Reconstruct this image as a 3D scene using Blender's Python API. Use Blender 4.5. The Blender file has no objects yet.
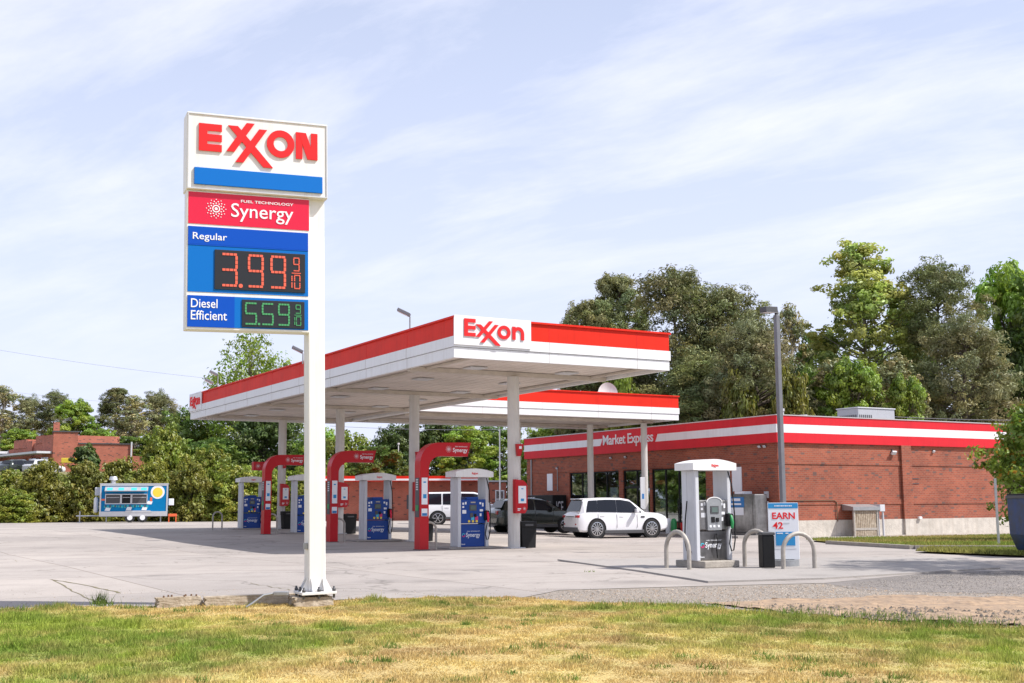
import bpy, bmesh, math, random
import numpy as np
from mathutils import Matrix, Vector
random.seed(7); RNG = np.random.default_rng(7)
R = math.radians
sc = bpy.context.scene
col = sc.collection
# ------------------------------------------------------------------ camera
F_PX, PITCH, ROLL, CAMZ = 1194.8, 0.1341, -0.0054, 1.3
cp, sp = math.cos(PITCH), math.sin(PITCH)
FW = Vector((0, cp, sp)); _r = Vector((1, 0, 0)); _u = Vector((0, -sp, cp))
RT = _r*math.cos(ROLL) + _u*math.sin(ROLL); UP = -_r*math.sin(ROLL) + _u*math.cos(ROLL)
cd = bpy.data.cameras.new('camera'); cam = bpy.data.objects.new('camera', cd); col.objects.link(cam)
cd.sensor_width = 36; cd.lens = F_PX*36/1024; cd.clip_end = 3000; cd.clip_start = .1
cam.matrix_world = Matrix(((RT.x, UP.x, -FW.x, 0), (RT.y, UP.y, -FW.y, 0), (RT.z, UP.z, -FW.z, CAMZ), (0, 0, 0, 1)))
sc.camera = cam
# ------------------------------------------------------------------ light
SUN_EL = R(51.4); SUN_H = Vector((.980, -.20, 0)).normalized()
sd = bpy.data.lights.new('sun', 'SUN'); sd.energy = 3.9; sd.angle = R(.55); sd.color = (1, .962, .915)
so = bpy.data.objects.new('sun', sd); col.objects.link(so)
sdir = Vector((SUN_H.x*math.cos(SUN_EL), SUN_H.y*math.cos(SUN_EL), math.sin(SUN_EL)))
so.rotation_euler = sdir.to_track_quat('Z', 'Y').to_euler()
w = bpy.data.worlds.new('World'); sc.world = w; w.use_nodes = True
nt = w.node_tree; N = nt.nodes; L = nt.links; N.clear()
out = N.new('ShaderNodeOutputWorld'); bg = N.new('ShaderNodeBackground'); bg.inputs[1].default_value = .1
sky = N.new('ShaderNodeTexSky'); sky.sky_type = 'NISHITA'; sky.sun_disc = False
sky.sun_elevation = SUN_EL; sky.sun_rotation = math.atan2(SUN_H.x, SUN_H.y)
sky.air_density = 1.1; sky.dust_density = 1.6; sky.ozone_density = 1.6
tc = N.new('ShaderNodeTexCoord')
# thin high cloud: project the direction onto a plane overhead, stretch it, noise
sep = N.new('ShaderNodeSeparateXYZ'); L.new(tc.outputs['Generated'], sep.inputs[0])
addz = N.new('ShaderNodeMath'); addz.operation = 'ADD'; addz.inputs[1].default_value = .12; L.new(sep.outputs[2], addz.inputs[0])
dx = N.new('ShaderNodeMath'); dx.operation = 'DIVIDE'; L.new(sep.outputs[0], dx.inputs[0]); L.new(addz.outputs[0], dx.inputs[1])
dy = N.new('ShaderNodeMath'); dy.operation = 'DIVIDE'; L.new(sep.outputs[1], dy.inputs[0]); L.new(addz.outputs[0], dy.inputs[1])
cmb = N.new('ShaderNodeCombineXYZ'); L.new(dx.outputs[0], cmb.inputs[0]); L.new(dy.outputs[0], cmb.inputs[1])
mp = N.new('ShaderNodeMapping'); mp.vector_type = 'TEXTURE'; mp.inputs['Rotation'].default_value = (0, 0, R(-38)); mp.inputs['Scale'].default_value = (1.9, .8, 1); mp.inputs['Location'].default_value = (2.3, .7, 0)
L.new(cmb.outputs[0], mp.inputs[0])
n1 = N.new('ShaderNodeTexNoise'); n1.inputs['Scale'].default_value = 1.9; n1.inputs['Detail'].default_value = 12; n1.inputs['Roughness'].default_value = .62; n1.inputs['Distortion'].default_value = .25
L.new(mp.outputs[0], n1.inputs[0])
cr = N.new('ShaderNodeValToRGB'); cr.color_ramp.elements[0].position = .44; cr.color_ramp.elements[0].color = (0, 0, 0, 1); cr.color_ramp.elements[1].position = .78; cr.color_ramp.elements[1].color = (1, 1, 1, 1)
L.new(n1.outputs[0], cr.inputs[0])
# haze toward the horizon
hz = N.new('ShaderNodeMapRange'); hz.inputs['From Min'].default_value = 0; hz.inputs['From Max'].default_value = .55; hz.inputs['To Min'].default_value = .95; hz.inputs['To Max'].default_value = .42
L.new(sep.outputs[2], hz.inputs[0])
m1 = N.new('ShaderNodeMix'); m1.data_type = 'RGBA'; L.new(hz.outputs[0], m1.inputs[0]); L.new(sky.outputs[0], m1.inputs[6]); m1.inputs[7].default_value = (5.55, 5.9, 7.5, 1)
m2 = N.new('ShaderNodeMix'); m2.data_type = 'RGBA'; fm = N.new('ShaderNodeMath'); fm.operation = 'MULTIPLY'; fm.inputs[1].default_value = .8
zm_ = N.new('ShaderNodeMapRange'); zm_.inputs[1].default_value = .08; zm_.inputs[2].default_value = .26; zm_.inputs[3].default_value = .18; zm_.inputs[4].default_value = .78; L.new(sep.outputs[2], zm_.inputs[0]); L.new(zm_.outputs[0], fm.inputs[1])
L.new(cr.outputs[0], fm.inputs[0]); L.new(fm.outputs[0], m2.inputs[0]); L.new(m1.outputs[2], m2.inputs[6]); m2.inputs[7].default_value = (7.2, 7.2, 7.9, 1)
L.new(m2.outputs[2], bg.inputs[0]); L.new(bg.outputs[0], out.inputs[0])
vs = sc.view_settings; vs.view_transform = 'Standard'; vs.look = 'None'; vs.exposure = .68; vs.gamma = 1; vs.use_curve_mapping = False
sc.cycles.max_bounces = 8; sc.cycles.transparent_max_bounces = 8
# ------------------------------------------------------------------ ground height and pixel rays
KA = [(-200, 0), (26, 0), (34, -.06), (41, 0), (47, .1), (55, .17), (70, .12), (95, -.05), (1200, -.05)]     # left of the pump islands
KB = [(-200, 0), (26, 0), (34, -.06), (40, -.1), (54, -.33), (70, -.33), (95, -.05), (1200, -.05)]          # by the shop
YCUT = [26, 34, 37, 40, 41, 44, 47, 50, 54, 55, 60, 65, 70, 78, 86, 95]; XCUT = [-8, -5, -2, 1, 4]
def _pl(K, y):
    for (a, za), (b, zb) in zip(K, K[1:]):
        if y <= b: return za + (zb-za)*(y-a)/(b-a)
    return K[-1][1]
def H(y, x):
    w_ = min(1, max(0, (x+8)/12)); return _pl(KA, y)*(1-w_)+_pl(KB, y)*w_
def ray(px, py):
    d = FW + RT*((px-512)/F_PX) - UP*((py-341.5)/F_PX)
    return d/d.y
def at(px, py, Y):
    d = ray(px, py); return Vector((d.x*Y, Y, CAMZ+d.z*Y))
def gp(px, py, off=0):
    d = ray(px, py); Y = 20.
    for _ in range(60): Y = .5*Y+.5*(H(Y, d.x*Y)+off-CAMZ)/d.z
    return Vector((d.x*Y, Y, H(Y, d.x*Y)+off))
# ------------------------------------------------------------------ materials
def mat(name, c, rough=.6, metal=0, var=.0, vscale=3., bump=0., bscale=40., spec=.5, coat=0, detail=4, emit=0, dark=None, streak=0):
    m = bpy.data.materials.new(name); m.use_nodes = True; t = m.node_tree; n = t.nodes; l = t.links
    b = n['Principled BSDF']; b.inputs['Base Color'].default_value = (*c, 1); b.inputs['Roughness'].default_value = rough
    b.inputs['Metallic'].default_value = metal; b.inputs['Specular IOR Level'].default_value = spec; b.inputs['Coat Weight'].default_value = coat
    if emit: b.inputs['Emission Color'].default_value = (*c, 1); b.inputs['Emission Strength'].default_value = emit
    if var or bump or streak:
        tx = n.new('ShaderNodeTexCoord')
    if var:
        no = n.new('ShaderNodeTexNoise'); no.inputs['Scale'].default_value = vscale; no.inputs['Detail'].default_value = detail; no.inputs['Roughness'].default_value = .65
        l.new(tx.outputs['Object'], no.inputs[0])
        mr = n.new('ShaderNodeMapRange'); mr.inputs[1].default_value = .3; mr.inputs[2].default_value = .7; l.new(no.outputs[0], mr.inputs[0])
        mx = n.new('ShaderNodeMix'); mx.data_type = 'RGBA'; l.new(mr.outputs[0], mx.inputs[0])
        dk = dark or tuple(x*(1-var) for x in c)
        mx.inputs[6].default_value = (*dk, 1); mx.inputs[7].default_value = (*c, 1); l.new(mx.outputs[2], b.inputs['Base Color'])
        if streak:
            mq = n.new('ShaderNodeMapping'); mq.inputs['Scale'].default_value = (7, 7, .35); l.new(tx.outputs['Object'], mq.inputs[0])
            ns = n.new('ShaderNodeTexNoise'); ns.inputs['Scale'].default_value = 1; ns.inputs['Detail'].default_value = 8; ns.inputs['Roughness'].default_value = .75; l.new(mq.outputs[0], ns.inputs[0])
            rs = n.new('ShaderNodeMapRange'); rs.inputs[1].default_value = .48; rs.inputs[2].default_value = .78; rs.inputs[3].default_value = 0; rs.inputs[4].default_value = streak; l.new(ns.outputs[0], rs.inputs[0])
            m3 = n.new('ShaderNodeMix'); m3.data_type = 'RGBA'; l.new(rs.outputs[0], m3.inputs[0]); l.new(mx.outputs[2], m3.inputs[6]); m3.inputs[7].default_value = (c[0]*.45, c[1]*.38, c[2]*.30, 1); l.new(m3.outputs[2], b.inputs['Base Color'])
    if bump:
        nb = n.new('ShaderNodeTexNoise'); nb.inputs['Scale'].default_value = bscale; nb.inputs['Detail'].default_value = 6; l.new(tx.outputs['Object'], nb.inputs[0])
        bp = n.new('ShaderNodeBump'); bp.inputs['Strength'].default_value = bump; bp.inputs['Distance'].default_value = .02; l.new(nb.outputs[0], bp.inputs['Height']); l.new(bp.outputs[0], b.inputs['Normal'])
    return m
def brick_mat(name, c1, c2, mortar, axis, scale=1.0):
    m = bpy.data.materials.new(name); m.use_nodes = True; t = m.node_tree; n = t.nodes; l = t.links; b = n['Principled BSDF']
    tx = n.new('ShaderNodeTexCoord'); s = n.new('ShaderNodeSeparateXYZ'); l.new(tx.outputs['Object'], s.inputs[0])
    ad = n.new('ShaderNodeMath'); ad.operation = 'ADD'; l.new(s.outputs[0], ad.inputs[0]); l.new(s.outputs[1], ad.inputs[1])
    c = n.new('ShaderNodeCombineXYZ'); l.new(ad.outputs[0], c.inputs[0]); l.new(s.outputs[2], c.inputs[1])
    br = n.new('ShaderNodeTexBrick'); l.new(c.outputs[0], br.inputs[0]); br.inputs['Scale'].default_value = scale
    br.inputs['Color1'].default_value = (*c1, 1); br.inputs['Color2'].default_value = (*c2, 1); br.inputs['Mortar'].default_value = (*mortar, 1)
    br.inputs['Brick Width'].default_value = .235; br.inputs['Row Height'].default_value = .088; br.inputs['Mortar Size'].default_value = .007; br.inputs['Bias'].default_value = -.2
    # scattered dark burnt bricks
    vo = n.new('ShaderNodeTexWhiteNoise'); vo.noise_dimensions = '2D'
    sx = n.new('ShaderNodeMath'); sx.operation = 'SNAP'; sx.inputs[1].default_value = .235/scale; l.new(ad.outputs[0], sx.inputs[0])
    sz = n.new('ShaderNodeMath'); sz.operation = 'SNAP'; sz.inputs[1].default_value = .088/scale; l.new(s.outputs[2], sz.inputs[0])
    c2n = n.new('ShaderNodeCombineXYZ'); l.new(sx.outputs[0], c2n.inputs[0]); l.new(sz.outputs[0], c2n.inputs[1]); l.new(c2n.outputs[0], vo.inputs['Vector'])
    gt = n.new('ShaderNodeMath'); gt.operation = 'GREATER_THAN'; gt.inputs[1].default_value = .95; l.new(vo.outputs[0], gt.inputs[0])
    mx = n.new('ShaderNodeMix'); mx.data_type = 'RGBA'; l.new(gt.outputs[0], mx.inputs[0]); l.new(br.outputs[0], mx.inputs[6]); mx.inputs[7].default_value = (.15, .075, .06, 1)
    no = n.new('ShaderNodeTexNoise'); no.inputs['Scale'].default_value = .7; no.inputs['Detail'].default_value = 5; l.new(tx.outputs['Object'], no.inputs[0])
    mr = n.new('ShaderNodeMapRange'); mr.inputs[1].default_value = .3; mr.inputs[2].default_value = .7; mr.inputs[3].default_value = .78; mr.inputs[4].default_value = 1.12; l.new(no.outputs[0], mr.inputs[0])
    mm = n.new('ShaderNodeMix'); mm.data_type = 'RGBA'; mm.blend_type = 'MULTIPLY'; mm.inputs[0].default_value = 1; l.new(mx.outputs[2], mm.inputs[6]); l.new(mr.outputs[0], mm.inputs[7])
    l.new(mm.outputs[2], b.inputs['Base Color']); b.inputs['Roughness'].default_value = .85
    return m
def pave_mat(name, c, dk, crack=.25, spot=True, joints=False):
    m = bpy.data.materials.new(name); m.use_nodes = True; t = m.node_tree; n = t.nodes; l = t.links; b = n['Principled BSDF']
    tx = n.new('ShaderNodeTexCoord')
    def noise(s, d=6, r=.6, stretch=None):
        x = n.new('ShaderNodeTexNoise'); x.inputs['Scale'].default_value = s; x.inputs['Detail'].default_value = d; x.inputs['Roughness'].default_value = r
        if stretch:
            mp = n.new('ShaderNodeMapping'); mp.inputs['Scale'].default_value = stretch; mp.inputs['Rotation'].default_value = (0, 0, .52); l.new(tx.outputs['Object'], mp.inputs[0]); l.new(mp.outputs[0], x.inputs[0])
        else: l.new(tx.outputs['Object'], x.inputs[0])
        return x.outputs[0]
    def mr(a, f0, f1, t0, t1):
        x = n.new('ShaderNodeMapRange'); 
        for i, q in enumerate((f0, f1, t0, t1)): x.inputs[i+1].default_value = q
        l.new(a, x.inputs[0]); return x.outputs[0]
    def mixc(f, a, bb):
        x = n.new('ShaderNodeMix'); x.data_type = 'RGBA'; l.new(f, x.inputs[0])
        for i, q in ((6, a), (7, bb)):
            if isinstance(q, tuple): x.inputs[i].default_value = (*q, 1)
            else: l.new(q, x.inputs[i])
        return x.outputs[2]
    base = mixc(mr(noise(.12, 5), .35, .65, 0, 1), dk, c)
    base = mixc(mr(noise(1.7, 6, .7, (1, .35, 1)), .5, .8, 0, .55), base, tuple(x*.62 for x in c))
    base = mixc(mr(noise(45, 3, .8), .5, .75, 0, .5), base, tuple(x*.45 for x in c))
    base = mixc(mr(noise(30, 2, .8), .58, .75, 0, .35), base, tuple(min(1, x*1.45) for x in c))
    vo = n.new('ShaderNodeTexVoronoi'); vo.feature = 'DISTANCE_TO_EDGE'; vo.inputs['Scale'].default_value = .16
    ds = n.new('ShaderNodeTexNoise'); ds.inputs['Scale'].default_value = .9; ds.inputs['Detail'].default_value = 6; l.new(tx.outputs['Object'], ds.inputs[0])
    va = n.new('ShaderNodeVectorMath'); va.operation = 'MULTIPLY_ADD'; va.inputs[1].default_value = (2.2, 2.2, 0); l.new(ds.outputs['Color'], va.inputs[0]); l.new(tx.outputs['Object'], va.inputs[2]); l.new(va.outputs[0], vo.inputs['Vector'])
    base = mixc(mr(vo.outputs['Distance'], 0, .006, crack, 0), base, (.05, .045, .035))
    if joints:
        mpj = n.new('ShaderNodeMapping'); mpj.inputs['Rotation'].default_value = (0, 0, -.52); l.new(va.outputs[0], mpj.inputs[0])
        mpj2 = n.new('ShaderNodeMapping'); mpj2.inputs['Rotation'].default_value = (0, 0, -.52); l.new(tx.outputs['Object'], mpj2.inputs[0])
        bj = n.new('ShaderNodeTexBrick'); bj.offset = 0; l.new(mpj2.outputs[0], bj.inputs[0]); bj.inputs['Scale'].default_value = 1; bj.inputs['Brick Width'].default_value = 4.6; bj.inputs['Row Height'].default_value = 4.6; bj.inputs['Mortar Size'].default_value = .022; bj.inputs['Mortar Smooth'].default_value = .6
        bj.inputs['Color1'].default_value = (.90, .90, .90, 1); bj.inputs['Color2'].default_value = (1.07, 1.06, 1.04, 1); bj.inputs['Mortar'].default_value = (.42, .38, .33, 1)
        mj = n.new('ShaderNodeMix'); mj.data_type = 'RGBA'; mj.blend_type = 'MULTIPLY'; mj.inputs[0].default_value = .8; l.new(base, mj.inputs[6]); l.new(bj.outputs[0], mj.inputs[7]); base = mj.outputs[2]
        # tyre polished and stained lanes running with the islands
        base = mixc(mr(noise(.55, 5, .62, (.25, 1.3, 1)), .52, .78, 0, .5), base, (.17, .15, .14))
        base = mixc(mr(noise(3.2, 6, .7), .60, .78, 0, .45), base, (.13, .115, .10))
        base = mixc(mr(noise(8, 6, .7), .60, .72, 0, .25), base, (.62, .57, .52))
    if spot:   # oil spots
        v2 = n.new('ShaderNodeTexVoronoi'); v2.inputs['Scale'].default_value = .55; l.new(tx.outputs['Object'], v2.inputs['Vector'])
        base = mixc(mr(v2.outputs['Distance'], 0.05, .32, .33, 0), base, (.10, .09, .085))
    l.new(base, b.inputs['Base Color']); b.inputs['Roughness'].default_value = .9; b.inputs['Specular IOR Level'].default_value = .25
    bp = n.new('ShaderNodeBump'); bp.inputs['Strength'].default_value = .35; bp.inputs['Distance'].default_value = .01; l.new(noise(60, 4), bp.inputs['Height']); l.new(bp.outputs[0], b.inputs['Normal'])
    return m
def leaf_mat(name, c, trans=.3, sat=1):
    m = bpy.data.materials.new(name); m.use_nodes = True; t = m.node_tree; n = t.nodes; l = t.links; n.clear()
    o = n.new('ShaderNodeOutputMaterial'); at_ = n.new('ShaderNodeAttribute'); at_.attribute_name = 'tint'
    mx = n.new('ShaderNodeMix'); mx.data_type = 'RGBA'; mx.blend_type = 'MULTIPLY'; mx.inputs[0].default_value = 1; mx.inputs[6].default_value = (*c, 1); l.new(at_.outputs['Color'], mx.inputs[7])
    oi = n.new('ShaderNodeObjectInfo'); hs = n.new('ShaderNodeHueSaturation'); l.new(mx.outputs[2], hs.inputs['Color'])
    for k, (a, bb) in (('Hue', (.493, .507)), ('Value', (.85, 1.2))):
        mr = n.new('ShaderNodeMapRange'); mr.inputs[3].default_value = a; mr.inputs[4].default_value = bb; l.new(oi.outputs['Random'], mr.inputs[0]); l.new(mr.outputs[0], hs.inputs[k])
    d = n.new('ShaderNodeBsdfDiffuse'); tr = n.new('ShaderNodeBsdfTranslucent'); ms = n.new('ShaderNodeMixShader'); ms.inputs[0].default_value = trans
    l.new(hs.outputs[0], d.inputs[0]); l.new(hs.outputs[0], tr.inputs[0]); l.new(d.outputs[0], ms.inputs[1]); l.new(tr.outputs[0], ms.inputs[2])
    gl = n.new('ShaderNodeBsdfGlossy'); gl.inputs['Roughness'].default_value = .45; gl.inputs[0].default_value = (.9, .95, .9, 1); m3 = n.new('ShaderNodeMixShader'); m3.inputs[0].default_value = .03
    l.new(ms.outputs[0], m3.inputs[1]); l.new(gl.outputs[0], m3.inputs[2]); l.new(m3.outputs[0], o.inputs[0])
    return m
def attr_mat(name, attr='tint', rough=.9, trans=0):
    m = bpy.data.materials.new(name); m.use_nodes = True; t = m.node_tree; n = t.nodes; l = t.links; b = n['Principled BSDF']
    a = n.new('ShaderNodeAttribute'); a.attribute_name = attr; b.inputs['Roughness'].default_value = rough; b.inputs['Specular IOR Level'].default_value = .2
    if trans:
        tr = n.new('ShaderNodeBsdfTranslucent'); ms = n.new('ShaderNodeMixShader'); ms.inputs[0].default_value = trans
        l.new(a.outputs['Color'], tr.inputs[0]); l.new(b.outputs[0], ms.inputs[1]); l.new(tr.outputs[0], ms.inputs[2]); l.new(ms.outputs[0], n['Material Output'].inputs[0])
    no = n.new('ShaderNodeTexNoise'); no.inputs['Scale'].default_value = 30; no.inputs['Detail'].default_value = 4; tx = n.new('ShaderNodeTexCoord'); l.new(tx.outputs['Object'], no.inputs[0])
    mr = n.new('ShaderNodeMapRange'); mr.inputs[1].default_value = .3; mr.inputs[2].default_value = .7; mr.inputs[3].default_value = .6; mr.inputs[4].default_value = 1.25; l.new(no.outputs[0], mr.inputs[0])
    mm = n.new('ShaderNodeMix'); mm.data_type = 'RGBA'; mm.blend_type = 'MULTIPLY'; mm.inputs[0].default_value = 1; l.new(a.outputs['Color'], mm.inputs[6]); l.new(mr.outputs[0], mm.inputs[7]); l.new(mm.outputs[2], b.inputs['Base Color'])
    return m
def glass_mat(name, c, rough=.04, tr=0.):
    m = bpy.data.materials.new(name); m.use_nodes = True; t = m.node_tree; n = t.nodes; l = t.links; b = n['Principled BSDF']
    b.inputs['Base Color'].default_value = (*c, 1); b.inputs['Roughness'].default_value = rough; b.inputs['Specular IOR Level'].default_value = .8
    if tr:
        g = n.new('ShaderNodeBsdfTransparent'); g.inputs[0].default_value = (.75, .8, .8, 1); gl = n.new('ShaderNodeBsdfGlossy'); gl.inputs['Roughness'].default_value = rough; gl.inputs[0].default_value = (.9, .95, .95, 1)
        ms = n.new('ShaderNodeMixShader'); ms.inputs[0].default_value = 1-tr
        l.new(g.outputs[0], ms.inputs[1]); l.new(gl.outputs[0], ms.inputs[2]); l.new(ms.outputs[0], n['Material Output'].inputs[0])
    return m
M = dict(
 pole_grey=mat('pole_grey', (.20, .20, .22), .5, .3, var=.2),
 white=mat('white_paint', (.80, .79, .78), .45, streak=0.28, var=.10, vscale=1.3), fascia_white=mat('fascia_white', (.78, .78, .79), .4, streak=0.25, var=.07, vscale=.8),
 red=mat('fascia_red', (.74, .024, .009), .5, streak=0.3, spec=.2, var=.18, vscale=1.1), store_red=mat('store_red', (.66, .018, .030), .5, streak=0.25, spec=.25, var=.12, vscale=.9),
 logo_red=mat('logo_red', (.76, .022, .025), .5, spec=.2), hook_red=mat('hook_red', (.50, .006, .014), .35, var=.1, vscale=2, spec=.35),
 syn_red=mat('synergy_red', (.66, .012, .05), .25, spec=.4), blue=mat('sign_blue', (.0, .07, .46), .45, spec=.2), blue2=mat('sign_blue_light', (.0, .14, .50), .45, spec=.2), bar_blue=mat('bar_blue', (.0, .14, .52), .5, spec=.2),
 pump_blue=mat('pump_blue', (.004, .05, .27), .35, spec=.35), deck=mat('canopy_deck', (.76, .68, .62), .7, var=.25, vscale=.7), beam=mat('deck_beam', (.60, .54, .48), .7, var=.2),
 colw=mat('column_white', (.66, .64, .61), .5, streak=0.4, var=.13, vscale=1.8), grey=mat('grey_panel', (.42, .43, .46), .45, var=.1), lgrey=mat('light_grey', (.58, .59, .62), .4, streak=0.3, var=.08),
 dgrey=mat('dark_grey', (.07, .07, .075), .5), black=mat('black_plastic', (.012, .012, .013), .55, var=.3, vscale=8, spec=.25), led=mat('led_panel', (.012, .013, .016), .35),
 led_o=mat('led_orange', (.62, .10, .055), .5, emit=.16), led_g=mat('led_green', (.05, .27, .10), .5, emit=.12), steel=mat('steel', (.36, .35, .345), .3, .95, var=.45, vscale=3),
 galv=mat('galvanised', (.40, .41, .42), .5, .7, var=.2, vscale=6), bollard=mat('weathered_pipe', (.46, .42, .37), .6, .2, var=.35, vscale=9), rust=mat('rusty_steel', (.16, .09, .05), .8),
 conc=mat('concrete', (.40, .36, .31), .9, var=.3, vscale=5, bump=.5, bscale=30), kerb=mat('weathered_kerb', (.46, .39, .30), .95, var=.55, vscale=7, bump=.6, bscale=30, dark=(.22, .165, .11)),
 stone=mat('block_base', (.62, .57, .50), .9, streak=0.5, var=.3, vscale=2.2, bump=.8, bscale=16), asphalt=pave_mat('asphalt', (.27, .24, .22), (.17, .155, .145), .4, joints=True),
 lot=pave_mat('lot_paving', (.415, .372, .34), (.31, .278, .255), .45, joints=True), slab=pave_mat('slab_concrete', (.36, .33, .305), (.31, .285, .265), .1), soil=mat('dirt', (.42, .285, .175), .95, var=.5, vscale=6, bump=1, bscale=12, dark=(.20, .15, .11), detail=10),
 gravel=mat('gravel_bed', (.36, .31, .26), .95, var=.5, vscale=11, bump=1, bscale=50, detail=10), glass=glass_mat('window_glass', (.02, .024, .022), .02, .72), car_glass=mat('car_glass', (.010, .012, .018), .06, spec=.35),
 tyre=mat('tyre', (.02, .02, .021), .8), rim=mat('alloy', (.55, .55, .57), .25, .9), carw=mat('car_white', (.80, .80, .82), .22, coat=.7), cargreen=mat('car_dark_green', (.028, .036, .030), .22, .3, coat=.8),
 chrome=mat('chrome', (.6, .6, .62), .12, 1), tail=mat('tail_lamp', (.35, .008, .012), .2, coat=.5), paper=mat('white_poster', (.78, .79, .82), .5), paper_blue=mat('poster_blue', (.02, .16, .42), .5),
 lblue=mat('poster_light_blue', (.02, .26, .56), .5), yellow=mat('yellow', (.80, .60, .05), .5), orange=mat('orange', (.75, .13, .04), .5), green=mat('green', (.02, .25, .07), .45), teal=mat('teal', (.02, .38, .42), .5),
 cyan=mat('cyan', (.05, .45, .6), .4), magenta=mat('magenta', (.6, .03, .15), .4), trailer=mat('trailer_blue', (.0, .18, .42), .45, spec=.15, var=.1), alu=mat('aluminium', (.62, .62, .63), .35, .6, var=.1), bark=mat('bark', (.16, .125, .10), .9, var=.4, vscale=4),
 palebark=mat('pale_bark', (.30, .26, .21), .9, var=.4, vscale=4), dump=mat('dumpster_blue', (.015, .05, .16), .5, var=.4, vscale=4, dark=(.03, .04, .06)), roof=mat('roof_membrane', (.35, .34, .33), .9, var=.2),
 brick_s=brick_mat('brick_side', (.34, .082, .040), (.215, .050, .028), (.27, .17, .12), 0), brick_far=brick_mat('brick_far', (.44, .12, .075), (.36, .10, .06), (.38, .22, .16), 0, 1),
 cap=mat('metal_cap', (.55, .53, .52), .4, .5), interior=mat('shop_interior', (.10, .09, .08), .8, var=.5, vscale=2), wire=mat('cable', (.22, .22, .24), .6), weed=mat('joint_weeds', (.22, .20, .09), .9, var=.6, vscale=7, dark=(.12, .09, .06)))
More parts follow.
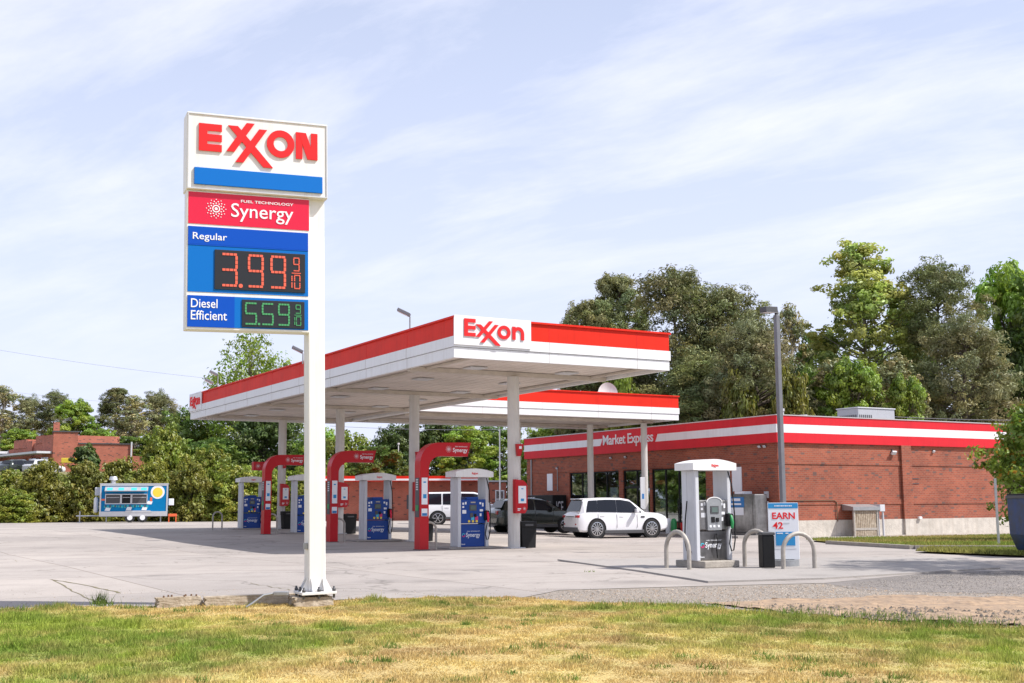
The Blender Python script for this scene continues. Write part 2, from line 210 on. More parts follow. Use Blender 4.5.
# ------------------------------------------------------------------ mesh builder
class MB:
    def __init__(s): s.v = []; s.f = []; s.sm = []; s.M = Matrix()
    def add(s, vs, fs, smooth=False):
        o = len(s.v); s.v += [s.M @ Vector(p) for p in vs]; s.f += [tuple(i+o for i in f) for f in fs]; s.sm += [smooth]*len(fs); return s
    def box(s, x0, x1, y0, y1, z0, z1, bev=0):
        if bev:
            b = bmesh.new(); bmesh.ops.create_cube(b, size=1)
            for q in b.verts: q.co = Vector(((x0+x1)/2+q.co.x*(x1-x0), (y0+y1)/2+q.co.y*(y1-y0), (z0+z1)/2+q.co.z*(z1-z0)))
            bmesh.ops.bevel(b, geom=b.edges[:], offset=bev, segments=2, affect='EDGES', profile=.5)
            b.verts.index_update(); s.add([q.co.copy() for q in b.verts], [[q.index for q in f.verts] for f in b.faces]); b.free(); return s
        v = [(x, y, z) for x in (x0, x1) for y in (y0, y1) for z in (z0, z1)]
        return s.add(v, [(0, 1, 3, 2), (4, 6, 7, 5), (0, 4, 5, 1), (2, 3, 7, 6), (0, 2, 6, 4), (1, 5, 7, 3)])
    def tube(s, pts, r, n=10, caps=True):
        pts = [Vector(p) for p in pts]; rs = r if isinstance(r, (list, tuple)) else [r]*len(pts); rings = []
        t0 = (pts[1]-pts[0]).normalized(); a = Vector((0, 0, 1)) if abs(t0.z) < .9 else Vector((1, 0, 0)); u = t0.cross(a).normalized()
        for i, p in enumerate(pts):
            t = ((pts[min(i+1, len(pts)-1)]-pts[max(i-1, 0)])).normalized(); u = (u-t*u.dot(t)).normalized(); v2 = t.cross(u)
            rings.append([p+(u*math.cos(k*2*math.pi/n)+v2*math.sin(k*2*math.pi/n))*rs[i] for k in range(n)])
        vs = [q for rg in rings for q in rg]; fs = []
        for i in range(len(pts)-1):
            for k in range(n): fs.append((i*n+k, i*n+(k+1) % n, (i+1)*n+(k+1) % n, (i+1)*n+k))
        s.add(vs, fs, True)
        if caps: s.add(rings[0], [tuple(reversed(range(n)))]); s.add(rings[-1], [tuple(range(n))])
        return s
    def cyl(s, x, y, z0, z1, r, r2=None, n=20): return s.tube([(x, y, z0), (x, y, z1)], [r, r if r2 is None else r2], n)
    def disc_y(s, x, z, y, r, n=20, th=.01):  # flat round disc facing -y
        return s.tube([(x, y+th, z), (x, y, z)], r, n)
    def prism(s, poly, y0, y1, axis='y'):      # polygon in (x,z), extruded along y; axis='x': polygon in (y,z) extruded along x; 'z'
        n = len(poly)
        f = {'y': lambda a, b, c: (a, c, b), 'x': lambda a, b, c: (c, a, b), 'z': lambda a, b, c: (a, b, c)}[axis]
        vs = [f(a, b, y0) for a, b in poly]+[f(a, b, y1) for a, b in poly]
        s.add(vs, [tuple(range(n)), tuple(reversed(range(n, 2*n)))]+[(i, i+n, (i+1) % n+n, (i+1) % n) for i in range(n)]); return s
    def text(s, string, x0, x1, z0, z1, y, th=.006, bold=0, face='-y', spacing=1):
        cu = bpy.data.curves.new('t', 'FONT'); cu.body = string; cu.offset = bold; cu.extrude = .02; cu.resolution_u = 3; cu.space_character = spacing
        ob = bpy.data.objects.new('t', cu); col.objects.link(ob); dg = bpy.context.evaluated_depsgraph_get(); dg.update()
        me = bpy.data.meshes.new_from_object(ob.evaluated_get(dg)); co = [v.co.copy() for v in me.vertices]
        ax = min(c.x for c in co); bx = max(c.x for c in co); ay = min(c.y for c in co); by = max(c.y for c in co); az = max(abs(c.z) for c in co)
        vs = [(x0+(c.x-ax)/(bx-ax)*(x1-x0), y-th*(1+c.z/az)/2, z0+(c.y-ay)/(by-ay)*(z1-z0)) for c in co]
        s.add(vs, [tuple(p.vertices) for p in me.polygons])
        bpy.data.objects.remove(ob); bpy.data.curves.remove(cu); bpy.data.meshes.remove(me); return s
    def pieces(s):      # one builder per box already added (8 vertices each)
        r = []
        for i in range(0, len(s.v), 8):
            q = MB(); q.v = s.v[i:i+8]; q.f = [tuple(k-i for k in f) for f in s.f if i <= f[0] < i+8]; q.sm = [False]*len(q.f); r.append(q)
        return r
    def build(s, name, m, parent=None, fix=True):
        me = bpy.data.meshes.new(name); me.from_pydata([tuple(v) for v in s.v], [], s.f)
        me.polygons.foreach_set('use_smooth', s.sm)
        if fix:
            b = bmesh.new(); b.from_mesh(me); bmesh.ops.recalc_face_normals(b, faces=b.faces[:]); b.to_mesh(me); b.free()
        me.materials.append(m if not isinstance(m, str) else M[m]); me.update()
        o = bpy.data.objects.new(name, me); col.objects.link(o)
        if parent: o.parent = parent
        return o
def thing(name, label, cat, loc=(0, 0, 0), rotz=0, group=None, tilt=0):
    o = bpy.data.objects.new(name, None); col.objects.link(o); o.location = loc
    o.rotation_euler = (0, 0, rotz)
    if tilt: o.rotation_euler = (Matrix.Rotation(rotz, 3, 'Z') @ Matrix.Rotation(tilt, 3, 'Y')).to_euler()
    tag(o, label, cat, group); o.empty_display_size = .1
    return o
def tag(o, label=None, cat=None, group=None, kind=None):
    for k, v in (('label', label), ('category', cat), ('group', group), ('kind', kind)):
        if v: o[k] = v
    return o
def kids(o): return [c for c in bpy.data.objects if c.parent == o]
def dup(root, loc, rotz=None, label=None, group=None, scale=None):
    r = root.copy(); col.objects.link(r); r.location = loc
    if rotz is not None: r.rotation_euler = (0, 0, rotz)
    if scale: r.scale = scale
    tag(r, label, None, group)
    for ch in kids(root):
        c = ch.copy(); col.objects.link(c); c.parent = r
        for g in kids(ch):
            d = g.copy(); col.objects.link(d); d.parent = c
    return r
def sheet(name, pts, m, off, kind='structure', colfn=None, step=None):
    b = bmesh.new(); b.faces.new([b.verts.new((p[0], p[1], 0)) for p in pts])
    for k in YCUT: bmesh.ops.bisect_plane(b, geom=b.verts[:]+b.edges[:]+b.faces[:], plane_co=(0, k, 0), plane_no=(0, 1, 0))
    for k in XCUT: bmesh.ops.bisect_plane(b, geom=b.verts[:]+b.edges[:]+b.faces[:], plane_co=(k, 0, 0), plane_no=(1, 0, 0))
    if step:
        xs = [v.co.x for v in b.verts]; ys = [v.co.y for v in b.verts]
        for a in np.arange(min(xs)+step, max(xs), step): bmesh.ops.bisect_plane(b, geom=b.verts[:]+b.edges[:]+b.faces[:], plane_co=(a, 0, 0), plane_no=(1, 0, 0))
        for a in np.arange(min(ys)+step, max(ys), step): bmesh.ops.bisect_plane(b, geom=b.verts[:]+b.edges[:]+b.faces[:], plane_co=(0, a, 0), plane_no=(0, 1, 0))
    for v in b.verts: v.co.z = H(v.co.y, v.co.x)+off
    bmesh.ops.triangulate(b, faces=b.faces[:]); bmesh.ops.recalc_face_normals(b, faces=b.faces[:])
    for f in b.faces:
        if f.normal.z < 0: f.normal_flip()
    me = bpy.data.meshes.new(name); b.to_mesh(me); b.free(); me.materials.append(M[m] if isinstance(m, str) else m)
    o = bpy.data.objects.new(name, me); col.objects.link(o); o['kind'] = kind
    if colfn is not None:
        co = np.array([v.co[:] for v in me.vertices]); c = colfn(co[:, 0], co[:, 1])
        a = me.color_attributes.new('tint', 'FLOAT_COLOR', 'POINT'); a.data.foreach_set('color', np.c_[c, np.ones(len(c))].astype(np.float32).ravel())
    return o
TH = .52; CU = Vector((math.cos(TH), math.sin(TH), 0)); CV = Vector((-math.sin(TH), math.cos(TH), 0))
# ------------------------------------------------------------------ ground
base_m = mat('far_ground', (.16, .17, .06), .95, var=.5, vscale=.15, dark=(.20, .17, .09))
sheet('ground', [(-700, -60), (700, -60), (700, 1000), (-700, 1000)], base_m, -.035)
def wpt(*a): return [tuple(gp(*p)[:2]) for p in a]
lot_near = wpt((0, 609), (60, 607), (150, 606.5), (300, 604), (340, 599.5), (450, 597), (520, 598))
sheet('parking_lot', [(-60, 14.6), (-14, 15.0)]+lot_near+wpt((560, 590), (700, 586), (824, 583), (930, 573), (1024, 570))+[(13.5, 24.5), (60, 34), (60, 104), (-90, 104)], 'lot', 0)
sheet('asphalt_apron', wpt((930, 573), (1024, 570))+[(13.5, 24.5), (60, 34), (60, 20), (14, 14)]+wpt((1024, 594), (930, 592), (860, 590), (824, 583)), 'asphalt', -.003)
sheet('gravel_strip', wpt((520, 598), (560, 590), (700, 586), (824, 583), (860, 590), (930, 592), (1024, 594))+[(14, 14), (14, 10.6)]+wpt((1024, 629), (900, 624), (760, 614), (700, 606), (600, 603)), 'gravel', -.006)
def hump(n, amp):
    def f(x, y): return amp*np.sin(x*3.1+y*1.7)*np.sin(y*4.3-x*1.1)
    return f
dirt = sheet('dirt_strip', wpt((700, 603), (800, 600), (900, 596), (1010, 598))+[(14, 13.6), (14, 11.0)]+wpt((1024, 626), (900, 622), (780, 612)), 'soil', .006, step=.11)
for v_ in dirt.data.vertices:
    v_.co.z += max(0, .022*math.sin(v_.co.x*3.3+v_.co.y*2.1)*math.sin(v_.co.y*5.1-v_.co.x*1.3)+random.uniform(-.008, .02))
slab = MB(); P4 = wpt((640, 572), (708, 583), (824, 579.5), (1000, 569))+[(10.2, 27.6), (1.0, 27.4)]
slab.prism(P4, .0, .03, 'z').build('concrete_slab', 'slab')['kind'] = 'structure'
# colour of the turf, in world coordinates: straw with green drifts
GREENS = [(-4.0, 11.3, 2.2, 1.9, 1.05), (-4.9, 13.3, 2.2, 1.2, .95), (-2.2, 12.8, 1.4, .55, .7), (1.4, 14.9, 1.3, .55, .8), (2.6, 13.4, 1.6, .9, .95), (3.9, 11.8, 1.5, 1.1, .95), (5.2, 10.4, 1.8, 1.6, .9), (3.3, 12.4, 1.4, .8, .6), (-7, 12, 2, 2.5, .7)]
def nz(x, y, s, seed):
    r = np.random.default_rng(seed); o = np.zeros_like(x)
    for k in range(9):
        a = r.uniform(0, 6.28); f = s*r.uniform(.5, 2.2); o += np.sin((x*np.cos(a)+y*np.sin(a))*f+r.uniform(0, 6.28))
    return o/9**.5/1.0
def turf(x, y):
    g = np.zeros_like(x)
    for (a, b, sx, sy, k) in GREENS: g = np.maximum(g, k*np.exp(-((x-a)/sx)**2-((y-b)/sy)**2))
    g = np.clip(g*1.2+.25*nz(x, y, 1.6, 3)+.2*nz(x, y, 6, 4)+.13*nz(x, y, 15, 8)-.06, 0, 1)
    d = np.clip(.5+.35*nz(x, y, 2.2, 5)+.2*nz(x, y, 7, 6), 0, 1)[:, None]
    straw = np.array([.68, .53, .21])*d+np.array([.50, .36, .16])*(1-d); gr = np.array([.36, .42, .07])*d+np.array([.20, .29, .045])*(1-d)
    g = g[:, None]; return straw*(1-g)+gr*g, g[:, 0]
lawn_edge = wpt((0, 609.5), (60, 607.5), (150, 607), (330, 601), (450, 597), (520, 598), (600, 603), (700, 606), (760, 613), (900, 623), (1024, 628))
sheet('lawn', [(-60, -20), (60, -20), (60, 9), (14, 10.6)]+lawn_edge[::-1]+[(-14, 15.0), (-60, 14.6)], attr_mat('turf_soil'), .004, colfn=lambda x, y: turf(x, y)[0]*.8, step=.5)
# back lawns by the shop wall
def lawn2(name, pts, tint): return sheet(name, pts, mat(name, tint, .95, var=.4, vscale=3, dark=(.30, .23, .10)), .05)
LAWN2 = wpt((806, 541), (1060, 534), (1060, 549), (915, 549), (830, 543.5)); LAWN3 = wpt((915, 553), (930, 551), (1040, 552), (1040, 558.5))
lawn2('side_lawn', LAWN2, (.24, .28, .07)); lawn2('verge', LAWN3, (.28, .27, .09))
c = MB(); q = wpt((838, 546), (915, 551.2), (1040, 551.8), (1040, 549.6), (915, 549.2), (830, 544)); 
for i, (a, b) in enumerate(zip([q[5], q[4]], [q[4], q[3]])):
    a = Vector((*a, 0)); b = Vector((*b, 0)); n_ = (b-a).normalized().cross(Vector((0, 0, 1)))*.16
    c.add([(p.x, p.y, H(p.y, p.x)+z) for z in (0, .11) for p in (a, b, b+n_, a+n_)], [(0, 1, 2, 3), (4, 5, 6, 7), (0, 1, 5, 4), (1, 2, 6, 5), (2, 3, 7, 6), (3, 0, 4, 7)])
c.build('kerb', 'conc')['kind'] = 'structure'
# weedy joints
for pts, wd in (([(15, 560), (60, 584), (100, 604)], .02), ([(50, 579.5), (90, 586), (120, 593)], .04), ([(250, 583), (290, 590)], .015)):
    w_ = [gp(*p, .004) for p in pts]; m_ = MB()
    jit = []
    for a, b in zip(w_, w_[1:]):
        for k in range(10): jit.append(a.lerp(b, k/10)+Vector((random.uniform(-.03, .03), random.uniform(-.05, .05), 0)))
    jit.append(w_[-1])
    L_ = [p+Vector((wd*random.uniform(.2, 1), 0, 0)) for p in jit]; R_ = [p-Vector((wd*random.uniform(.2, 1), 0, 0)) for p in jit]
    for i in range(len(jit)-1): m_.add([L_[i], L_[i+1], R_[i+1], R_[i]], [(0, 1, 2, 3)])
    m_.build('paving_joint', 'weed')['kind'] = 'structure'
# ------------------------------------------------------------------ logos
def stroke(m, xb, zb, xt, zt, w_, y, th): m.prism([(xb-w_/2, zb), (xb+w_/2, zb), (xt+w_/2, zt), (xt-w_/2, zt)], y-th, y)
def ring(m, cx, cz, rx, rz, w_, y, th, a0=0, a1=360, n=28):
    o = [(cx+rx*math.cos(R(a0+(a1-a0)*i/n)), cz+rz*math.sin(R(a0+(a1-a0)*i/n))) for i in range(n+1)]
    i_ = [(cx+(rx-w_)*math.cos(R(a0+(a1-a0)*i/n)), cz+(rz-w_)*math.sin(R(a0+(a1-a0)*i/n))) for i in range(n+1)]
    for k in range(n):
        m.add([(o[k][0], y-th, o[k][1]), (o[k+1][0], y-th, o[k+1][1]), (i_[k+1][0], y-th, i_[k+1][1]), (i_[k][0], y-th, i_[k][1]),
               (o[k][0], y, o[k][1]), (o[k+1][0], y, o[k+1][1]), (i_[k+1][0], y, i_[k+1][1]), (i_[k][0], y, i_[k][1])], [(0, 1, 2, 3), (0, 4, 5, 1), (3, 2, 6, 7)])
def logo_small(x, z, s, y, th):     # mixed-case wordmark, origin at E's lower left, s = metres per unit (E is .5 tall)
    m = MB(); m.M = Matrix.Translation((x, 0, z)) @ Matrix.Diagonal((s, 1, s, 1))
    m.box(0, .11, y-th, y, 0, .49); 
    for a in (0, .195, .39): m.box(.1101, .35, y-th, y, a, a+.10)
    stroke(m, 1.07, -.21, .44, .35, .15, y-.002, th); stroke(m, .42, 0, .84, .46, .12, y-.004, th); stroke(m, .56, -.15, 1.02, .37, .12, y-.006, th)
    ring(m, 1.26, .175, .205, .195, .095, y, th)
    m.box(1.53, 1.63, y-th, y, -.01, .36); ring(m, 1.72, .16, .19, .20, .095, y-.002, th, 0, 180, 14); m.box(1.815, 1.91, y-th-.002, y, -.01, .16)
    return m
def burst(m, cx, cz, r, y, n=12):
    m.disc_y(cx, cz, y-.004, r*.16, 12, .004)
    ring(m, cx, cz, r*.40, r*.40, r*.11, y, .004)
    for j, (rr, d, off) in enumerate(((.58, .075, 0), (.78, .07, .5), (.98, .055, 0))):
        for k in range(n):
            a = 2*math.pi*(k+off)/n; m.disc_y(cx+r*rr*math.cos(a), cz+r*rr*math.sin(a), y-.004, r*d, 6, .004)
# ------------------------------------------------------------------ price sign
sg = thing('price_sign', 'tall white pole sign with fuel prices on red and blue panels at the grass edge', 'sign', (-2.56, 15.6, 0), .40, tilt=-.02)
MB().box(-.055, .165, 0, .27, .19, 5.38, .012).build('pole', 'white', sg)
m = MB(); m.box(-.17, .28, -.11, .38, .15, .185, .004)
for gx in (-.02, .13):
    m.prism([(0, .186), (-.10, .186), (0, .36)], gx-.008, gx+.008, 'x')
for gy in (.06, .2): m.prism([(-.056, .186), (-.15, .186), (-.056, .36)], gy-.008, gy+.008, 'y'); m.prism([(.166, .186), (.26, .186), (.166, .36)], gy-.008, gy+.008, 'y')
m.build('base_plate', 'white', sg)
for x_, y_ in ((-.14, -.08), (.25, -.08), (-.14, .35), (.25, .35), (.055, -.08), (-.14, .13)):
    MB().tube([(x_, y_, .10), (x_, y_, .186), (x_, y_, .187), (x_, y_, .22), (x_, y_, .221), (x_, y_, .245)], [.016, .016, .024, .024, .014, .014], 8).build('anchor_bolt', 'dgrey', sg)
MB().box(-.10, -.056, .05, .14, .72, .80, .005).build('junction_box', 'galv', sg)
m = MB(); m.box(-1.65, .188, -.10, .22, 5.323, 6.345, .012); up = m.build('upper_cabinet', 'white', sg)
m = MB()
for (x0, x1, z0, z1) in ((-1.64, .18, 6.318, 6.332), (-1.64, .18, 5.332, 5.346), (-1.64, -1.626, 5.3465, 6.3175), (.166, .18, 5.3465, 6.3175)): m.box(x0, x1, -.112, -.1005, z0, z1)
m.build('trim', 'lgrey', up)
YL = -.122
def zx(a, b):       # position on the enlarged photograph of the header -> metres on the sign face
    px = a/5.694+175; py = b/5.694+105; return (-1.49+(px-198.7)*.013166, 5.862+(151+.0809*(px-198.7)-py)*.01325)
m = MB(); m.box(-1.49, -1.385, YL, -.101, 5.862, 6.222)
for a in (5.862, 5.995, 6.132): m.box(-1.3849, -1.20, YL, -.101, a, a+.09)
(xa, za), (xb, zb) = zx(322, 120), zx(520, 361); stroke(m, xb, zb, xa, za, .125, -.103, .020)
(xa, za), (xb, zb) = zx(308, 268), zx(420, 106); stroke(m, xa, za, xb, zb, .105, -.105, .022)
(xa, za), (xb, zb) = zx(358, 330), zx(490, 142); stroke(m, xa, za, xb, zb, .105, -.107, .024)
m_o = (-.425, 6.035); ring(m, m_o[0]-.01, m_o[1]+.005, .182, .185, .088, -.101, .021)
m.box(-.232, -.147, YL, -.101, 5.862, 6.222); m.box(-.028, .057, YL, -.101, 5.862, 6.222); m.prism([(-.200, 6.220), (-.1, 6.220), (.026, 5.864), (-.076, 5.864)], YL-.002, -.101)
lt_ = m.build('lettering', 'logo_red', sg); lt_.location = (-.012, 0, -.024)
MB().box(-1.556, .110, -.128, -.101, 5.389, 5.611, .004).build('blue_bar', 'bar_blue', sg)
lc = MB().box(-1.638, -.05, -.06, .16, 3.520, 5.322, .01).build('lower_cabinet', 'white', sg)
sy = MB().box(-1.618, -.058, -.066, -.0605, 4.885, 5.30).build('synergy_panel', 'syn_red', sg)
m = MB(); burst(m, -1.27, 5.095, .125, -.067, 12); m.text('Synergy', -1.08, -.27, 4.945, 5.185, -.067, .005, .003); m.text('FUEL TECHNOLOGY', -.955, -.27, 5.20, 5.235, -.067, .005, .006)
m.build('lettering', 'paper', sy)
rp = MB().box(-1.618, -.072, -.066, -.0605, 4.003, 4.85).build('regular_price_panel', 'blue2', sg)
MB().box(-1.617, -.073, -.070, -.0665, 4.623, 4.849).build('header', 'blue', rp)
MB().text('Regular', -1.56, -1.13, 4.655, 4.77, -.0705, .004, .005).build('lettering', 'paper', rp)
MB().box(-1.618, -.072, -.071, -.0665, 4.606, 4.621).build('trim', 'blue', rp)
dp = MB().box(-1.618, -.072, -.066, -.0605, 3.553, 3.957).build('diesel_price_panel', 'blue2', sg)
MB().box(-1.617, -1.03, -.070, -.0665, 3.554, 3.956).build('header', 'blue', dp)
MB().text('Diesel', -1.575, -1.245, 3.80, 3.915, -.0705, .004, .005).text('Efficient', -1.575, -1.125, 3.645, 3.765, -.0705, .004, .005).build('lettering', 'paper', dp)
SEG = {'3': 'abcdg', '9': 'abcdfg', '5': 'acdfg', '1': 'bc', '0': 'abcdef'}
def digit(m, ch, x, z, w_, h, t, y):
    s = SEG[ch]; g = t*.12; th = .006
    H_ = {'a': z+h-t, 'g': z+h/2-t/2, 'd': z}
    for k, zz in H_.items():
        if k in s:
            n = 4
            for i in range(n): m.box(x+t*.25+(w_-t*.5)*i/n+g, x+t*.25+(w_-t*.5)*(i+1)/n-g, y-th, y, zz, zz+t)
    for k, (xx, z0, z1) in {'f': (x, z+h/2+t/2, z+h-t), 'b': (x+w_-t, z+h/2+t/2, z+h-t), 'e': (x, z+t, z+h/2-t/2), 'c': (x+w_-t, z+t, z+h/2-t/2)}.items():
        if k in s:
            for i in range(3): m.box(xx, xx+t, y-th, y, z0+(z1-z0)*i/3+g, z0+(z1-z0)*(i+1)/3-g)
lb = MB().box(-1.285, -.115, -.080, -.0665, 4.045, 4.56, .003).build('price_display', 'led', rp)
Y = -.081
def price(parent, mt, seq, bar, dot):
    for q in seq: m = MB(); digit(m, *q, Y); m.build('digit', mt, parent)
    MB().box(bar[0], bar[1], Y-.006, Y, bar[2], bar[3]).build('fraction_bar', mt, parent); MB().disc_y(dot[0], dot[1], Y-.006, dot[2], 14, .006).build('decimal_point', mt, parent)
price(lb, 'led_o', (('3', -1.20, 4.085, .205, .435, .030), ('9', -.865, 4.085, .205, .435, .030), ('9', -.575, 4.085, .205, .435, .030), ('9', -.275, 4.325, .085, .185, .015), ('1', -.345, 4.09, .06, .19, .015), ('0', -.265, 4.09, .085, .19, .015)), (-.295, -.175, 4.295, 4.306), (-.955, 4.10, .027))
lb = MB().box(-.936, -.125, -.080, -.0665, 3.57, 3.925, .003).build('price_display', 'led', dp)
price(lb, 'led_g', (('5', -.90, 3.60, .155, .29, .022), ('5', -.685, 3.60, .155, .29, .022), ('9', -.475, 3.60, .155, .29, .022), ('9', -.245, 3.765, .07, .12, .012), ('1', -.30, 3.605, .05, .125, .012), ('0', -.24, 3.605, .07, .125, .012)), (-.26, -.165, 3.742, 3.75), (-.72, 3.612, .016))
# weathered kerb blocks at its foot
def rough_block(L_, W_, H_, seed):
    b = bmesh.new(); bmesh.ops.create_cube(b, size=1); 
    for v_ in b.verts: v_.co = Vector((v_.co.x*L_, v_.co.y*W_*(1 if v_.co.z < 0 else .86), v_.co.z*H_+H_/2))
    bmesh.ops.subdivide_edges(b, edges=b.edges[:], cuts=7, use_grid_fill=True); r = random.Random(seed)
    for v_ in b.verts:
        e = abs(v_.co.x)/(L_/2); k = .002+.03*(e > .93)*(r.random()); v_.co += Vector((r.uniform(-1, 1)*k, r.uniform(-1, 1)*.0025, r.uniform(-1, .2)*k*.7 if v_.co.z > .02 else 0))
    b.verts.index_update(); m = MB(); m.add([v_.co.copy() for v_ in b.verts], [[v_.index for v_ in f.verts] for f in b.faces], False); b.free(); return m
for (pa, pb, lab, L_, zz) in (((158, 608.5), (202, 606.5), 'short broken kerb block, leftmost at the grass edge', None, .13), ((206, 607.5), (302, 603.5), 'long weathered kerb block in the middle of the grass edge row', None, .13), ((301, 603.5), (334, 601.5), 'kerb block under the base of the price sign pole', None, .12)):
    a, b = gp(*pa), gp(*pb); 
    if 'under' in lab: a = Vector((-2.76, 15.42, 0)); b = Vector((-2.30, 15.60, 0)); 
    d = b-a; ang = math.atan2(d.y, d.x); mid = (a+b)/2; nrm = Vector((-math.sin(ang), math.cos(ang), 0))
    wdt = .5 if 'under' in lab else .2
    o = rough_block(d.length, wdt, zz-.001, len(lab)).build('kerb_block', 'kerb'); o.location = mid+nrm*wdt/2; o.rotation_euler = (0, 0, ang)
    tag(o, lab, 'kerb block', 'kerb blocks at the grass edge')
    if 'short' in lab:
        for i, (x_, y_) in enumerate(((-.20, -.05), (-.08, .04), (.06, -.05), (.17, .04), (-.12, .05), (.1, .05), (.22, -.02))):
            MB().cyl(x_, y_, zz-.02, zz+.022, .012, n=6).build('rusty_bolt', 'rust', o)
a = gp(246, 608); m = MB(); m.tube([a+Vector((0, 0, .01)), a+Vector((.08, .03, .06)), a+Vector((.2, .1, .15)), a+Vector((.34, .16, .17))], .014, 8)
cnd = m.build('conduit_elbow', 'galv'); tag(cnd, 'bent grey conduit climbing over the long kerb block', 'conduit'); 
MB().box(a.x+.32, a.x+.5, a.y+.11, a.y+.21, .145, .19, .006).build('fitting', 'galv', cnd)
# ------------------------------------------------------------------ canopies
def band(m, W_, L_, z0, z1, off, t=.05):
    m.box(-off, W_+off, -off, -off+t, z0, z1); m.box(-off, W_+off, L_+off-t, L_+off, z0, z1)
    m.box(-off, -off+t, -off+t+.001, L_+off-t-.001, z0, z1); m.box(W_+off-t, W_+off, -off+t+.001, L_+off-t-.001, z0, z1)
def canopy(name, lab, loc, W_, L_, ztop, cols, colr, beams, logos=()):
    t = thing(name, lab, 'fuel canopy', loc, TH, 'white and red fuel canopies'); zb, zm, zr = 5.206, 5.503, 5.79
    m = MB(); band(m, W_, L_, zm, zr, 0, .2); m.build('white_band', 'fascia_white', t)
    m = MB(); band(m, W_, L_, zb, zm-.012, -.03, .12); m.build('lower_trim', 'fascia_white', t)
    m = MB(); band(m, W_, L_, zr+.002, ztop-.055, -.03, .14); m.build('red_band', 'red', t)
    m = MB(); band(m, W_, L_, ztop-.053, ztop, .02, .17); m.build('cap_flashing', 'red', t)
    for z0, z1, off in ((zm+.001, zr-.001, .003), (zb+.001, zm-.013, -.027), (zr+.003, ztop-.056, -.027)):
        m = MB()
        for y_ in np.arange(3.05, L_-.5, 3.05): m.box(-off-.001, -off+.004, y_, y_+.008, z0, z1); m.box(W_+off-.004, W_+off+.001, y_, y_+.008, z0, z1)
        for x_ in np.arange(3.05, W_-.5, 3.05): m.box(x_, x_+.008, -off-.001, -off+.004, z0, z1)
        for part_ in m.pieces(): part_.build('panel_seam', 'store_red' if z0 > 5.7 else 'bollard', t)
    m = MB(); m.box(.1805, W_-.1805, .1805, L_-.1805, zb+.10, zb+.14); m.build('deck', 'deck', t)
    m = MB()
    for k in range(int(W_/.4)+1):
        x_ = .22+k*.4
        if x_ < W_-.2: m.box(x_, x_+.018, .182, L_-.182, zb+.093, zb+.0995)
    m.build('deck_ribs', 'deck', t)
    m = MB(); m.box(.1, W_-.1, .1, L_-.1, zb+.30, zb+.34); m.build('roof', 'roof', t)
    for y_ in beams: MB().box(.185, W_-.185, y_-.09, y_+.09, zb-.05, zb+.084).build('beam', 'beam', t)
    for x_ in (.75, W_-.75): MB().box(x_-.05, x_+.05, .185, L_-.185, zb+.02, zb+.083).build('purlin', 'beam', t)
    k = 0
    for (x_, y_) in cols:
        q3 = Vector(loc)+CU*x_+CV*y_; g = H(q3.y, q3.x)
        c_ = MB(); n = 24; rad = [colr*(1-.05*(i % 2)) for i in range(48)]
        pts = [(x_+rad[i]*math.cos(i*math.pi/24), y_+rad[i]*math.sin(i*math.pi/24)) for i in range(48)]
        c_.prism(pts, g, zb-.051, 'z'); c_.build('column', 'colw', t)
        MB().box(x_-colr-.07, x_+colr+.07, y_-colr-.07, y_+colr+.07, g, g+.025).build('column_base', 'lgrey', t)
    for x_, y_ in [(a, b) for a in (W_*.28, W_*.72) for b in np.arange(2.6, L_-1, 3.6)]:
        MB().box(x_-.28, x_+.28, y_-.28, y_+.28, zb+.045, zb+.084, .01).build('soffit_light', 'lgrey', t)
    return t
c1loc = Vector((-1.581, 32.034, 0)); W1, L1 = 7.315, 27.01
cols1 = [(3.73, 3.273+7.157*k) for k in range(4)]
c1 = canopy('fuel_canopy', 'long white canopy with red band over the blue pumps, its corner nearest the camera', c1loc, W1, L1, 6.345, cols1, .185, [c[1] for c in cols1])
lp_ = MB().box(0, 2.42, -.035, -.0005, 5.56, 6.365).build('sign_panel', 'fascia_white', c1)
logo_small(.30, 5.80, .985, -.036, .03).build('lettering', 'logo_red', lp_)
m = MB(); m.M = Matrix.Translation((0, L1, 0)) @ Matrix.Rotation(R(-90), 4, 'Z')
m.box(0, 2.05, -.035, -.0005, 5.56, 6.365); lp_ = m.build('sign_panel', 'fascia_white', c1)
m = logo_small(.25, 5.80, .85, -.036, .03); m2_ = MB(); m2_.M = Matrix.Translation((0, L1, 0)) @ Matrix.Rotation(R(-90), 4, 'Z'); m2_.add(m.v, m.f); m2_.build('lettering', 'logo_red', lp_)
R2 = Vector((8.086, 57.76, 0)); W2, L2 = 13.86, 8.0; c2loc = R2-CU*W2; c2loc.z = 0
c2 = canopy('fuel_canopy', 'second white and red canopy beside the shop front, partly hidden by the long one', c2loc, W2, L2, 6.39, [(W2-2.55, 4.0), (W2-.76, 1.9), (W2-6.75, 4.0)], .155, [2.0, 6.0])
def c1p(x, y, z=0): p = c1loc+CU*x+CV*y; return Vector((p.x, p.y, (H(p.y, p.x) if z == 0 else z)))
